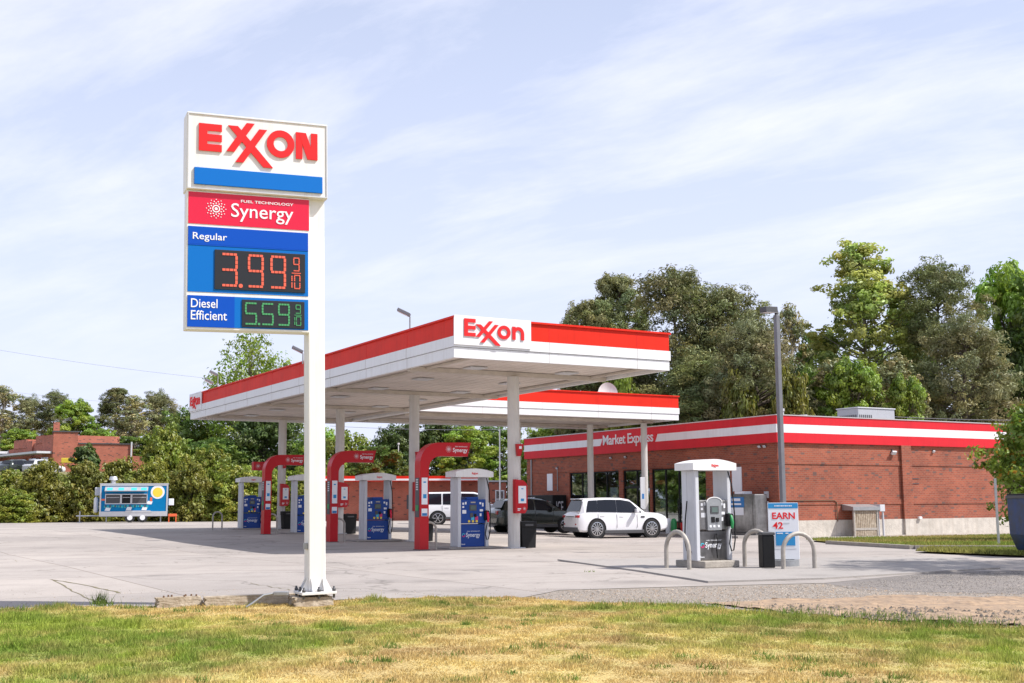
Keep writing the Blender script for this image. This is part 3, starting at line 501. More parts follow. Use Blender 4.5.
# wide satellite dish and small mast on canopy 2
p = c2loc+CU*(W2-3.45)+CV*1.2
ds = thing('satellite_dish', 'round white dish on the roof of the second canopy', 'satellite dish', (p.x, p.y, 5.78), TH)
m = MB(); n = 24; rings = []
for k in range(7):
    r_ = .58*k/6; rings.append([(r_*math.cos(a*2*math.pi/n), .16*(r_/.58)**2*-1, .62+r_*math.sin(a*2*math.pi/n)) for a in range(n)])
vs_ = [q for rg in rings for q in rg]; m.add(vs_, [(i*n+k, i*n+(k+1) % n, (i+1)*n+(k+1) % n, (i+1)*n+k) for i in range(6) for k in range(n)], True); m.build('reflector', 'white', ds)
MB().tube([(0, .06, -.4), (0, .06, .6)], .03, 8).tube([(0, .05, .2), (0, -.5, .62)], .012, 6).build('mount', 'galv', ds)
p = c2loc+CU*(W2-2.6)+CV*1.2
vp_ = MB().tube([(0, 0, 0), (0, 0, .9)], .035, 8).box(-.08, .08, -.08, .08, .72, .80).build('roof_vent', 'galv'); vp_.location = (p.x, p.y, 5.5); tag(vp_, 'small grey pipe on the second canopy roof right of the dish', 'roof pipe')
# floodlights on canopy 1
def flood(label, px, py, Y, yaw, heads=1):
    p = at(px, py, Y); t = thing('floodlight', label, 'floodlight', (p.x, p.y, 6.2), yaw, 'floodlights on the long canopy roof'); zz = p.z-6.2
    MB().tube([(0, 0, 0), (0, 0, zz-.05)], .025, 8).build('pole', 'galv', t)
    m = MB(); 
    for i in range(heads):
        m.M = Matrix.Translation((-.02-.2*i, 0, zz-.38*i)) @ Matrix.Rotation(R(26), 4, 'Y'); m.box(-.40, .02, -.15, .15, -.05, .05, .015)
    h = m.build('lamp_head', 'pole_grey', t)
    m = MB()
    for i in range(heads):
        m.M = Matrix.Translation((-.02-.2*i, 0, zz-.38*i)) @ Matrix.Rotation(R(26), 4, 'Y'); m.box(-.36, -.04, -.12, .12, -.056, -.0505)
    m.build('lens', 'lgrey', h); return t
flood('single floodlight above the near end of the long canopy, left of the big logo', 410, 315, 36.5, 0)
flood('single floodlight behind the price sign pole on the canopy roof', 303, 352, 42, .2)
flood('double floodlight at the far end of the long canopy', 218, 375, 55, .3, 2)
# ------------------------------------------------------------------ pump islands
def make_hook():
    t = thing('red_arch_sign', 'red arch sign, nearest and rightmost of the three red arches', 'arch sign', (0, 0, 0), TH, 'red arch signs at the pump islands')
    out_ = [(0, 0), (0, 2.49)]; 
    for i in range(1, 12): a = R(180-90*i/12); out_.append((.62+.62*math.cos(a), 2.51+.63*math.sin(a)))
    out_ += [(.62, 3.14), (1.68, 3.16), (1.57, 2.74), (.66, 2.74)]
    for i in range(1, 8): a = R(90+90*i/8); out_.append((.66+.38*math.cos(a), 2.36+.38*math.sin(a)))
    out_ += [(.28, 2.36), (.28, 0)]
    # extrude as quads strip for a clean shape
    m = MB(); m.prism(out_, 0, .38, 'y'); b_ = m.build('arch_body', 'hook_red', t)
    m = MB(); burst(m, .93, 2.95, .10, -.0005, 10); m.text('Synergy', 1.07, 1.56, 2.83, 2.99, -.0005, .004, .012); m.text('FUEL TECHNOLOGY', 1.15, 1.56, 3.015, 3.045, -.0005, .004, .004); m.build('lettering', 'paper', t)
    p_ = MB().box(.045, .235, -.012, -.0005, 1.32, 2.10, .003).build('poster', 'paper', t)
    MB().box(.09, .20, -.016, -.0125, 1.50, 1.62).box(.10, .18, -.016, -.0125, 1.95, 1.99).build('print', 'lblue', p_)
    p_ = MB().box(.045, .235, -.012, -.0005, .98, 1.20, .003).build('sticker', 'paper', t); MB().box(.06, .22, -.016, -.0125, .99, 1.07).build('print', 'paper_blue', p_)
    m = MB()
    m.box(-.012, -.0005, .06, .32, .95, 2.10, .003); s_ = m.build('service_panel', 'dgrey', t)
    m = MB()
    for k in range(5): m.box(-.018, -.0125, .12, .26, 1.74+.07*k, 1.78+.07*k)
    m.build('print', 'lgrey', s_); MB().box(-.02, -.0125, .10, .28, 1.14, 1.30).build('towel_box', 'green', s_)
    MB().box(-.03, .31, -.03, .41, 0, .02).build('base_plate', 'dgrey', t)
    return t
def make_pump(steel=False, s=1.0, label='', group=None):
    t = thing('fuel_pump', label, 'fuel pump', (0, 0, 0), TH, group)
    S_ = Matrix.Diagonal((s, s, s*1.05, 1))
    def nb(): q_ = MB(); q_.M = S_; return q_
    D = .52
    for x0 in (0, .94):
        m = nb(); m.box(x0, x0+.10, 0, D, 0, 1.97, .012)
        m.box(x0-.008 if x0 == 0 else x0+.1005, x0-.0005 if x0 == 0 else x0+.108, .08, .20, .02, 1.95); m.box(x0-.008 if x0 == 0 else x0+.1005, x0-.0005 if x0 == 0 else x0+.108, .32, .44, .02, 1.95)
        m.build('frame_post', 'lgrey', t)
    m = nb(); n = 12; top = [(-.12+1.28*i/n, 2.13+.09*math.sin(math.pi*i/n)) for i in range(n+1)]
    m.prism(top[::-1]+[(-.12, 1.975), (1.16, 1.975)], -.09, D+.09, 'y'); v_ = m.build('valance', 'white', t)
    lm = logo_small(.42, 2.055, .105, -.0905, .006); q_ = nb(); q_.add(lm.v, lm.f); q_.build('lettering', 'logo_red', v_)
    body = 'steel' if steel else 'pump_blue'
    m = nb(); m.box(.102, .938, .07, D-.07, 0, .64, .01); lo = m.build('lower_cabinet', body, t)
    m = nb(); m.text('Synergy', .30, .78, .24, .40, .0695, .003, .012); m.text('FUEL TECHNOLOGY', .34, .78, .425, .45, .0695, .003, .004); m.text('Exxon', .15, .27, .06, .10, .0695, .003, .01); m.build('lettering', 'paper', lo)
    m = nb(); ring(m, .22, .33, .055, .055, .02, .069, .004, 20, 200, 10); m.build('emblem', 'cyan', lo); m = nb(); ring(m, .22, .33, .055, .055, .022, .069, .004, 200, 380, 10); m.build('emblem', 'magenta', lo)
    m = nb(); m.box(.102, .938, .0, D, .66, 1.34 if not steel else 1.32, .025)
    if not steel: m.box(.30, .70, .02, D-.02, 1.341, 1.41, .01)
    hd = m.build('dispenser_head', body, t)
    if steel:
        m = nb(); pl = [(.30, .66)]+[(.28, 1.28)]+[(.28+.44*i/8, 1.30+.07*math.sin(math.pi*i/8)) for i in range(9)]+[(.72, 1.28), (.70, .66)]
        m.prism(pl[::-1], -.05, -.001, 'y'); fc = m.build('face_panel', 'galv', hd)
        ar = nb(); ring(ar, .5, 1.27, .235, .12, .02, -.05, .012, 0, 180, 14); ar.build('face_trim', 'white', hd)
    y0 = -.051 if steel else -.001
    m = nb(); m.box(.38, .62, y0-.012, y0, 1.02, 1.19, .004); m.build('screen_bezel', 'dgrey', hd)
    m = nb(); m.box(.415, .585, y0-.016, y0-.0125, 1.05, 1.16); m.build('screen', mat('screen', (.10, .14, .13), .15) if 'scr' not in M else M['scr'], hd)
    M['scr'] = bpy.data.materials['screen']
    m = nb(); m.box(.42, .58, y0-.014, y0, 1.235, 1.275); m.build('card_light', 'bollard', hd) if not steel else None
    m = nb(); m.box(.40, .50, y0-.014, y0, .83, .95, .003); m.build('keypad', 'dgrey' if not steel else 'black', hd)
    m = nb(); m.box(.54, .61, y0-.03, y0, .84, .93, .006); m.build('card_reader', 'black', hd)
    for x_, c_ in ((.33, 'yellow'), (.46, 'yellow'), (.59, 'yellow')) if not steel else ():
        m = nb(); m.box(x_, x_+.07, y0-.012, y0, .69, .75, .004); m.build('grade_button', c_, hd)
    if not steel:
        m = nb(); m.box(.44, .54, y0-.006, y0, .755, .85); m.build('sticker', 'cyan', hd)
        m = nb(); m.box(.57, .67, y0-.006, y0, .755, .86); m.build('sticker', 'magenta', hd)
    else:
        for x_ in (.34, .45, .58): m = nb(); m.box(x_, x_+.06, y0-.008, y0, .72, .77, .003); m.build('sticker', 'paper', hd)
    for (x0, x1, z0, z1) in ((.14, .20, 1.19, 1.25), (.23, .28, 1.20, 1.27), (.14, .20, 1.10, 1.15), (.14, .27, .94, 1.04), (.72, .78, 1.2, 1.26), (.81, .86, 1.14, 1.24), (.73, .84, 1.0, 1.06), (.73, .79, .86, .94)):
        m = nb(); m.box(x0, x1, -.006, -.0005, z0, z1); m.build('sticker', 'paper' if not steel or x0 > .5 else 'lgrey', hd)
    # nozzle and hose on the right
    hx = .90
    m = nb(); m.box(hx-.03, hx+.12, -.10, .05, .74, 1.02, .02); m.build('nozzle_boot', 'black', t)
    m = nb(); m.tube([(hx+.05, -.12, .70), (hx+.05, -.14, .82), (hx+.05, -.10, .96), (hx+.05, -.02, 1.02)], [.03, .04, .035, .02], 8); m.build('nozzle', 'green' if steel else 'syn_red', t)
    m = nb(); m.tube([(hx+.06, -.02, 1.95), (hx+.10, -.10, 1.6), (hx+.12, -.14, 1.0), (hx+.10, -.16, .45), (hx+.04, -.17, .22), (hx-.02, -.17, .20), (hx-.06, -.15, .36), (hx+.02, -.13, .68)], .016, 7); m.build('hose', 'black', t)
    if steel:
        m = nb(); m.tube([(-.06, .25, 1.3), (-.12, .25, .9), (-.16, .24, .45), (-.12, .22, .22), (-.04, .2, .16), (-.01, .2, .2)], .016, 7); m.build('hose', 'black', t)
        m = nb(); m.tube([(.62, .04, .58), (.60, -.02, .40), (.55, -.03, .22), (.60, .0, .05)], .012, 6); m.build('cable', 'black', t)
    return t
def make_hoop(w_, h, r_, label, cat='hoop bollard', group=None):
    m = MB(); rr = w_/2; pts = [(0, 0, 0), (0, 0, h-rr)]+[(rr-rr*math.cos(R(a)), 0, h-rr+rr*math.sin(R(a))) for a in range(15, 180, 15)]+[(w_, 0, h-rr), (w_, 0, 0)]
    m.tube(pts, r_, 12); o = m.build('hoop_bollard', 'bollard'); tag(o, label, cat, group or 'hoop bollards around the pumps'); return o
def make_bin():
    t = thing('trash_bin', 'black rubbish bin on the right of the nearest canopy column', 'rubbish bin', (0, 0, 0), TH, 'black bins beside the canopy columns')
    m = MB(); m.prism([(.03, 0), (.49, 0), (.52, .62), (0, .62)], .0, .5, 'y'); m.build('bin_body', 'black', t)
    MB().box(-.02, .54, -.02, .52, .621, .80, .03).build('lid', 'black', t); MB().box(.12, .40, -.024, -.0205, .66, .72).build('opening', 'dgrey', t); return t
def make_colbox():
    t = thing('column_sign_box', 'rounded red box with a white poster on the nearest canopy column', 'sign box', (0, 0, 0), TH, 'red boxes on the canopy columns')
    pl = [(0, 0), (.33, 0)]+[(.38, .06), (.42, .16), (.42, .78)]+[(.41, .86), (.36, .93), (.27, .99), (0, 1.02)]
    MB().prism(pl[::-1], 0, .16, 'y').build('box', 'hook_red', t)
    p_ = MB().box(.10, .37, -.008, -.0005, .30, .82, .003).build('poster', 'paper', t); MB().box(.18, .29, -.012, -.0085, .36, .44).box(.2, .27, -.012, -.0085, .72, .75).build('print', 'lblue', p_)
    m = MB(); burst(m, .31, .14, .06, -.0005, 8); m.box(.07, .19, -.0035, -.0005, .12, .15); m.box(.07, .15, -.0035, -.0005, .08, .10); m.build('lettering', 'paper', t); return t
def make_flag():
    t = thing('column_flag_sign', 'small red wedge sign high on the nearest canopy column', 'flag sign', (0, 0, 0), TH, 'red wedge signs on the canopy columns')
    MB().prism([(.04, 0), (.13, .0), (.24, .37), (0, .37)][::-1], 0, .12, 'y').build('wedge', 'hook_red', t); MB().box(.07, .16, -.006, -.0005, .22, .3).build('emblem', 'paper', t); return t
hook0 = make_hook(); pump0 = make_pump(False, 1.0, 'blue fuel pump in a white frame, rightmost of the four under the long canopy', 'blue fuel pumps under the long canopy'); bin0 = make_bin(); cb0 = make_colbox(); fl0 = make_flag()
ordn = ['', 'second from the right', 'third from the right', 'leftmost and farthest']
for k in range(4):
    y0 = 3.30+7.157*k; f = k == 0
    isl = thing('pump_island', ['low concrete island of the rightmost blue pump', 'low concrete island of the second blue pump from the right', 'low concrete island of the blue pump half hidden by the price sign pole', 'low concrete island of the leftmost blue pump'][k], 'pump island', c1p(1.55, y0-.02), TH, 'low concrete pump islands')
    q3 = c1p(1.5, y0); gz = H(q3.y, q3.x)
    MB().box(0, 1.75, 0, 1.0, 0, .055, .02).build('kerb', 'slab', isl)
    pz = c1p(1.93, y0+.18); pz.z = gz+.056
    pump = pump0 if f else dup(pump0, pz, label=['', 'blue fuel pump in a white frame, second from the right under the long canopy', 'blue fuel pump in a white frame, half hidden by the price sign pole', 'blue fuel pump in a white frame, leftmost and farthest'][k])
    pump.location = pz
    if k < 3:
        hp = c1p(.62, 3.36+7.157*k); h_ = hook0 if f else dup(hook0, hp, label=['', 'red arch sign just right of the price sign pole', 'red arch sign left of the price sign pole, farthest of the three'][k]); h_.location = hp
        o = make_hoop(.42, .80, .035, ['grey hoop bollard behind the nearest red arch', 'grey hoop bollard behind the arch just right of the price sign pole', 'grey hoop bollard behind the farthest red arch'][k]); o.location = c1p(.74, 3.30+7.157*k+.1); o.rotation_euler = (0, 0, TH)
        bp_ = c1p(3.93, 3.15+7.157*k)
    else:
        o = make_hoop(.42, .80, .035, 'grey hoop bollard standing alone, left of the leftmost blue pump'); o.location = c1p(.62, 3.4+7.157*k); o.rotation_euler = (0, 0, TH)
        bp_ = c1p(3.66, 2.75+7.157*k)
    b_ = bin0 if f else dup(bin0, bp_, label=['', 'black rubbish bin beside the second canopy column, behind the nearest red arch', 'black rubbish bin right of the arch by the price sign pole', 'black rubbish bin at the farthest canopy column, right of the farthest red arch'][k]); b_.location = bp_
    zb_ = gz+1.04
    p_ = c1p(3.56, cols1[k][1]-.40, zb_); b_ = cb0 if f else dup(cb0, p_, label=['', 'rounded red poster box on the second canopy column, left of the nearest arch', 'rounded red poster box on the column behind the arch by the price sign pole', 'rounded red poster box on the farthest canopy column'][k]); b_.location = p_
    p_ = c1p(3.66, cols1[k][1]-.34, gz+2.76); b_ = fl0 if f else dup(fl0, p_, label=['', 'small red wedge sign on the second canopy column, beside the nearest arch', 'small red wedge sign on the third canopy column', 'small red wedge sign on the farthest canopy column'][k]); b_.location = p_
# mirrored far arch: only its arm end shows left of the farthest arch
t = thing('red_arch_sign', 'far red arch whose arm end pokes out left of the farthest arch', 'arch sign', c1p(2.40, 3.3+7.157*3), TH)
MB().box(0, .72, 0, .3, 2.66, 3.05, .02).box(.52, .72, .0, .3, 0, 2.6595, .01).build('arch_body', 'hook_red', t); m = MB(); burst(m, .2, 2.85, .12, -.0005, 8); m.build('emblem', 'paper', t)
# ------------------------------------------------------------------ the lone diesel pump
isl = thing('pump_island', 'square concrete plinth under the lone steel pump', 'pump plinth', (3.68, 23.3, .03), TH); MB().box(0, .86, 0, .92, 0, .13, .015).build('plinth', 'conc', isl)
np_ = make_pump(True, .845, 'steel faced diesel pump in a white frame, standing alone near the camera', None); p = Vector((3.66, 23.3, 0))+CU*.0+CV*.20; np_.location = (p.x, p.y, .161)
def hoop2(a, b, h, lab):
    a = Vector((*a, .03)); b = Vector((*b, .03)); d = b-a; o = make_hoop(d.length, h, .042, lab); o.location = a; o.rotation_euler = (0, 0, math.atan2(d.y, d.x))
hoop2((2.98, 23.6), (3.33, 22.97), .70, 'worn hoop bollard left of the lone steel pump')
hoop2((4.56, 23.9), (4.93, 23.45), .70, 'worn hoop bollard between the lone steel pump and the black bin')
hoop2((5.12, 23.0), (5.76, 23.2), .66, 'worn hoop bollard in front of the EARN board')
t = thing('trash_bin', 'tall black bin left of the EARN board', 'rubbish bin', (4.81, 23.35, .03), .1); MB().box(0, .24, 0, .30, 0, .62, .02).build('bin_body', 'black', t); MB().box(-.01, .25, -.01, .31, .621, .68, .015).build('lid', 'dgrey', t)
t = thing('promotion_board', 'white EARN 42 board with blue header on a round base', 'sign board', (5.07, 24.0, .03), -.02)
bd = MB().box(0, .60, 0, .04, .13, 1.24, .008).build('panel', 'paper', t)
MB().box(.005, .595, -.004, -.0005, 1.13, 1.235).build('header', 'lblue', bd)
q_ = MB()
for i_ in range(9): q_.box(.13+.04*i_, .155+.04*i_+.008*(i_ % 2), -.007, -.0045, 1.168, 1.19)
q_.build('small_print', 'paper', bd)
MB().text('EARN', .08, .53, .92, 1.05, -.0005, .004, .022).text('42', .085, .29, .73, .86, -.0005, .004, .022).build('lettering', 'logo_red', bd)
m = MB(); m.box(.14, .52, -.005, -.0005, .40, .67); bx_ = m.build('card_print', 'lblue', bd)
MB().box(.16, .28, -.008, -.0055, .63, .65).box(.33, .39, -.008, -.0055, .63, .65).box(.44, .5, -.008, -.0055, .63, .65).build('small_print', 'paper', bx_)
MB().box(.30, .42, -.004, -.0005, .83, .85).box(.06, .54, -.004, -.0005, .335, .342).build('small_print', 'lgrey', bd)
MB().cyl(.30, .1, 0, .12, .30, n=28).build('base', 'galv', t); MB().box(.1, .5, 0.05, .15, .1, .2).build('bracket', 'dgrey', t)
# light pole
p = Vector((7.17, 32.0, 0)); t = thing('light_pole', 'grey square light pole in front of the shop corner', 'light pole', p, TH)
MB().box(-.062, .062, -.062, .062, 0, 6.30, .01).box(-.16, .16, -.16, .16, 0, .03).build('pole', 'pole_grey', t)
MB().tube([(0, 0, 6.3), (0, 0, 6.42)], .05, 10).build('tenon', 'dgrey', t)
m = MB(); m.M = Matrix.Translation((-.08, 0, 6.44)) @ Matrix.Rotation(R(-3), 4, 'Y'); m.box(-.40, .02, -.13, .13, -.07, .07, .01); h = m.build('lamp_head', 'dgrey', t)
m = MB(); m.M = Matrix.Translation((-.08, 0, 6.44)) @ Matrix.Rotation(R(-3), 4, 'Y'); m.box(-.38, 0, -.14, .14, -.086, -.0805); m.build('lens', 'lgrey', h)
# ------------------------------------------------------------------ shop
S0 = Vector((12.01, 54.4, 0)); SLN, SRN = 22.74, 15.77; GZ = -.33
st = thing('shop_building', 'low red brick shop with a red and white striped fascia behind the canopies', 'shop', S0, TH)
fr = thing  # alias kept short
I = .12
def F_(x0, x1, y0, y1, z0, z1): return MB().box(x0, x1, y0, y1, z0, z1)
# front wall faces -x (runs along y); openings: (y0, y1, z0, z1)
OPN = [(12.75, 17.75, .35, 3.0), (9.95, 12.35, GZ+.12, 3.0), (5.3, 9.75, .25, 3.0)]
m = MB(); y = I
for (a, b, z0, z1) in sorted(OPN, key=lambda o: o[0]):
    m.box(I, I+.25, y, a, .0, 4.02); m.box(I, I+.25, a, b, z1, 4.02)
    if z0 > 0.01: m.box(I, I+.25, a, b, 0.0, z0)
    y = b
m.box(I, I+.25, y, SLN-I, 0, 4.02)
m.box(I+.2505, SRN-I, SLN-I-.25, SLN-I, 0, 4.02); m.box(SRN-I-.25, SRN-I, I+.2505, SLN-I-.2505, 0, 4.02)
m.box(I+.2505, SRN-I, I, I+.25, .42, 4.02)
wl = m.build('wall', 'brick_s', st)
m = MB()
for z_ in (3.03, 1.18): m.box(I+.001, SRN-I, I-.035, I-.0005, z_-.04, z_+.19)
m.box(I-.035, I-.0005, I, SLN-I, 3.06, 3.24)
m.build('brick_course', 'brick_s', st)
m = MB(); m.box(I+.2505, SRN-I, I-.04, I+.24, GZ-.3, .4195); m.box(I-.01, I+.24, 5.3-5.2, 5.29, GZ-.3, -.0005) ; m.box(I-.01, I+.24, 12.36, SLN-I, GZ-.3, -.0005); m.build('block_base', 'stone', st)
pl_ = MB().box(7.97, 8.62, I-.13, I-.0362, .42, 3.96).build('pilaster', 'brick_s', st); MB().box(7.97, 8.62, I-.16, I-.0405, GZ-.2, .4195).build('pilaster_base', 'stone', st)
for z_ in (2.1, 2.35): MB().box(8.65, 9.2, I-.02, I-.0005, z_, z_+.035).build('brick_ledge', 'dgrey', st)
def ringbox(m, z0, z1, off, t=.1): band(m, SRN, SLN, z0, z1, off, t)
m = MB(); ringbox(m, 3.96, 4.41, 0, .119); ringbox(m, 4.80, 5.19, 0, .119); fa = m.build('fascia_red', 'store_red', st)
m = MB(); ringbox(m, 4.4105, 4.7995, -.004, .115); m.build('fascia_stripe', 'fascia_white', st)
m = MB(); ringbox(m, 5.1905, 5.235, .03, .2); m.build('cap_flashing', 'cap', st)
MB().box(.2, SRN-.2, .2, SLN-.2, 4.7, 4.76).build('roof', 'roof', st)
def front(yR): q_ = MB(); q_.M = Matrix.Translation((0, yR, 0)) @ Matrix.Rotation(R(-90), 4, 'Z'); return q_
# lettering: from y=14.2 (left end) to 9.2; the stripe is interrupted by a red board with slanted ends
q_ = front(14.3); q_.prism([(0, 4.405), (.22, 4.805), (5.30, 4.805), (5.08, 4.405)], -.012, .0, 'y'); nm = q_.build('name_board', 'store_red', st)
q_ = front(14.3); q_.text('Market Express', .28, 4.95, 4.26, 4.97, -.0125, .02, .012, spacing=.92); q_.build('lettering', 'fascia_white', nm)
# glazing
for i, (a, b, z0, z1) in enumerate(OPN):
    nme = 'door' if i == 1 else 'window'
    f = MB(); t_ = .07; f.box(I+.06, I+.16, a, b, z1-t_, z1); f.box(I+.06, I+.16, a, b, z0, z0+t_); 
    n_ = {0: 4, 1: 2, 2: 4}[i]
    for k in range(n_+1):
        yy = a+(b-a)*k/n_; yy = min(max(yy, a+t_/2), b-t_/2); f.box(I+.061, I+.159, yy-t_/2, yy+t_/2, z0+t_, z1-t_)
    if i == 1: f.box(I+.058, I+.162, a+t_, b-t_, 2.02, 2.14)
    fo = f.build(nme+'_frame', 'black', st)
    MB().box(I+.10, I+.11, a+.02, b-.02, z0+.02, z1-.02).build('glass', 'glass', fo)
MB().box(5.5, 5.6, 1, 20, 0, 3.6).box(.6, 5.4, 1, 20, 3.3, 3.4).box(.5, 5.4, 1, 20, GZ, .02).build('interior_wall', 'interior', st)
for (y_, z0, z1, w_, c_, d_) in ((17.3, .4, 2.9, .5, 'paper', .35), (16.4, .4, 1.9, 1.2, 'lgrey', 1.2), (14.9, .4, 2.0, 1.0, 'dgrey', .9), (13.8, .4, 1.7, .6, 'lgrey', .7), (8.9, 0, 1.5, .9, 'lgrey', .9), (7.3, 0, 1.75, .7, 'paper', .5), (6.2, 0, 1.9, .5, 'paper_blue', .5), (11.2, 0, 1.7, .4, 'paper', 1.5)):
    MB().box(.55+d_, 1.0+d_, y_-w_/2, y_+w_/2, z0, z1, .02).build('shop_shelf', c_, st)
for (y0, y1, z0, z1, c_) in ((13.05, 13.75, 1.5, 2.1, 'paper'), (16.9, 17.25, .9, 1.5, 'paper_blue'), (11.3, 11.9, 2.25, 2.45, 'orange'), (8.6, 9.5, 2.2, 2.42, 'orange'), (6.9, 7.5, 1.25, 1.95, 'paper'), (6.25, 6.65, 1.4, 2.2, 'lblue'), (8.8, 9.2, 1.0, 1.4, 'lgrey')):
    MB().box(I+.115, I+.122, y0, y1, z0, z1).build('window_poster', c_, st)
MB().box(-2.2, I-.011, .3, SLN-.3, GZ-.05, GZ+.11).build('walkway', 'slab', st)
# wall fittings (bolted on: parts)
def lampf(M_):
    q_ = MB(); q_.M = M_; q_.box(-.09, .09, -.16, 0, -.10, .08, .02); q_.tube([(0, -.02, .16), (0, -.02, .02)], .03, 8); o = q_.build('wall_lamp', 'dgrey', st)
    q_ = MB(); q_.M = M_ @ Matrix.Translation((-.03, -.14, -.03)) @ Matrix.Rotation(R(-50), 4, 'X'); q_.box(-.14, .14, -.10, .10, -.05, .05, .02); q_.build('lamp_head', 'lgrey', o)
lampf(Matrix.Translation((7.45, I, 3.62))); 
sml = Matrix.Diagonal((.55, .55, .55, 1))
lampf(Matrix.Translation((10.3, I, 3.72)) @ sml)
for y_ in (12.0, 13.4): lampf(Matrix.Translation((I, y_, 3.72)) @ Matrix.Rotation(R(-90), 4, 'Z') @ sml)
for y_ in (.9, 1.25): lampf(Matrix.Translation((I, y_, 3.82)) @ Matrix.Rotation(R(-90), 4, 'Z') @ sml)
lampf(Matrix.Translation((I, 19.0, 3.3)) @ Matrix.Rotation(R(-90), 4, 'Z') @ sml)
MB().tube([(I-.04, 19.0, 2.0), (I-.04, 19.0, 3.3)], .022, 6).tube([(I-.05, 22.0, GZ), (I-.05, 22.0, 3.9)], .05, 8).build('conduit', 'galv', st)
MB().tube([(.3, I-.06, 1.33), (3.45, I-.06, 1.33), (3.6, I-.06, 1.24), (3.62, I-.06, .35)], .022, 8).build('conduit', 'rust', st)
q_ = front(1.0); q_.box(.0, .22, .0, .119, 1.45, 1.75, .01); q_.box(.05, .2, .02, .119, 1.1, 1.3, .01); q_.build('meter_box', 'lgrey', st)
MB().box(8.95, 9.15, I-.16, I-.0405, .40, .52, .02).build('outlet_box', 'paper', st)
MB().box(I-.03, I-.0005, 19.6, 20.2, 2.0, 3.0).build('wall_panel', 'paper', st)
q_ = MB().box(I-.03, I-.0005, 2.62, 3.3, 1.78, 2.92); q_.build('wall_panel', 'paper', st)
# meter shelter on the side wall
t = thing('meter_shelter', 'grey hooded gas meter shelter against the side wall of the shop', 'meter shelter', S0+CU*3.95, TH)
MB().prism([(-.62, .86), (-.62, 1.02), (I-.042, 1.14), (I-.042, .86)], 0, 1.75, 'x').build('hood', 'galv', t)
MB().box(1.7505, 2.08, -.60, I-.042, .80, 1.12, .015).build('meter', 'lgrey', t)
m = MB()
for x_ in (.12, 1.6): m.box(x_-.04, x_+.04, -.56, -.48, GZ, .86)
m.box(.16, 1.56, -.55, -.53, -.05, .05); m.build('leg', 'bollard', t)
m = MB()
for k in range(12): m.box(.18+k*.115, .27+k*.115, -.53, -.515, GZ+.02, .855)
m.build('slatted_screen', 'kerb', t); MB().tube([(1.85, -.4, GZ), (1.85, -.4, .82)], .03, 8).tube([(2.02, -.5, GZ), (2.02, -.5, .82)], .05, 8).build('pipe', 'lgrey', t)
# rooftop unit
t = thing('rooftop_unit', 'grey air conditioning unit on the shop roof', 'air conditioner', S0+CU*9.3+CV*4.0, TH)
MB().box(0, 2.7, 0, 1.5, 4.76, 6.12, .03).build('housing', 'grey', t)
m = MB(); 
for k in range(9): m.box(-.012, -.0005, .12+k*.14, .2+k*.14, 4.9, 5.78)
for k in range(7): m.box(.08+k*.14, .15+k*.14, -.012, -.0005, 4.9, 5.78)
m.build('grille', 'dgrey', t); MB().box(-.04, 2.74, -.04, 1.54, 6.121, 6.18, .01).build('lid', 'lgrey', t)
for lab, x_, y_, w_ in (('small vent cap on the shop roof just right of the light pole', 1.1, .8, .12), ('dark fan box on the shop roof beside the air conditioner', 4.9, 3.4, .2)):
    o = MB().cyl(0, 0, 0, .7, w_*.7, n=12).cyl(0, 0, .7, .82, w_, n=12).build('roof_vent', 'lgrey'); p = S0+CU*x_+CV*y_; o.location = (p.x, p.y, 4.76); tag(o, lab, 'roof vent')
# ice boxes and goods by the front wall
def sp(x, y, z=GZ+.11): p = S0+CU*x+CV*y; return (p.x, p.y, z)
t = thing('ice_chest', 'black outdoor ice chest by the far end of the shop front', 'ice chest', sp(-.95, 17.9), TH)
MB().box(0, .95, 0, 2.9, .08, 1.95, .04).box(.05, .9, .05, 2.85, 0, .079).build('cabinet', 'black', t)
q_ = MB(); q_.M = Matrix.Translation((0, 2.9, 0)) @ Matrix.Rotation(R(-90), 4, 'Z')
for a in (.12, 1.5): q_.box(a, a+1.25, -.02, -.0005, .35, 1.6, .008)
q_.build('door', 'dgrey', t)
q_ = MB(); q_.M = Matrix.Translation((0, 2.9, 0)) @ Matrix.Rotation(R(-90), 4, 'Z'); q_.text('ICE', .2, .95, 1.68, 1.84, -.001, .004, .01); q_.build('lettering', 'paper', t) 
q_ = MB(); q_.M = Matrix.Rotation(R(-90), 4, 'Y') @ Matrix.Identity(4); q_ = MB(); q_.text('ICE', .25, .72, .9, 1.6, -.001, .004, .012); q_.build('lettering', 'lgrey', t)
t = thing('ice_chest', 'stainless steel ice chest near the shop corner behind the lone pump', 'ice chest', sp(-.95, .55), TH)
MB().box(0, .75, 0, 1.85, .10, 1.85, .04).box(.05, .7, .05, 1.8, 0, .099).build('cabinet', 'steel', t)
q_ = MB(); q_.M = Matrix.Translation((0, 1.85, 0)) @ Matrix.Rotation(R(-90), 4, 'Z'); q_.box(.1, 1.7, -.02, -.0005, .25, 1.75, .01); q_.build('door', 'steel', t)
q_ = MB(); q_.M = Matrix.Translation((0, 1.85, 0)) @ Matrix.Rotation(R(-90), 4, 'Z'); q_.box(.15, 1.15, -.026, -.0205, 1.25, 1.72); pb = q_.build('poster', 'paper_blue', t)
q_ = MB(); q_.M = Matrix.Translation((0, 1.85, 0)) @ Matrix.Rotation(R(-90), 4, 'Z'); q_.box(.3, .9, -.03, -.0265, 1.54, 1.66).box(.25, .95, -.03, -.0265, 1.36, 1.44).build('print', 'paper', pb)
q_ = MB(); q_.M = Matrix.Translation((0, 1.85, 0)) @ Matrix.Rotation(R(-90), 4, 'Z'); q_.box(.2, 1.1, -.026, -.0205, .9, 1.24).build('poster', 'paper', t)
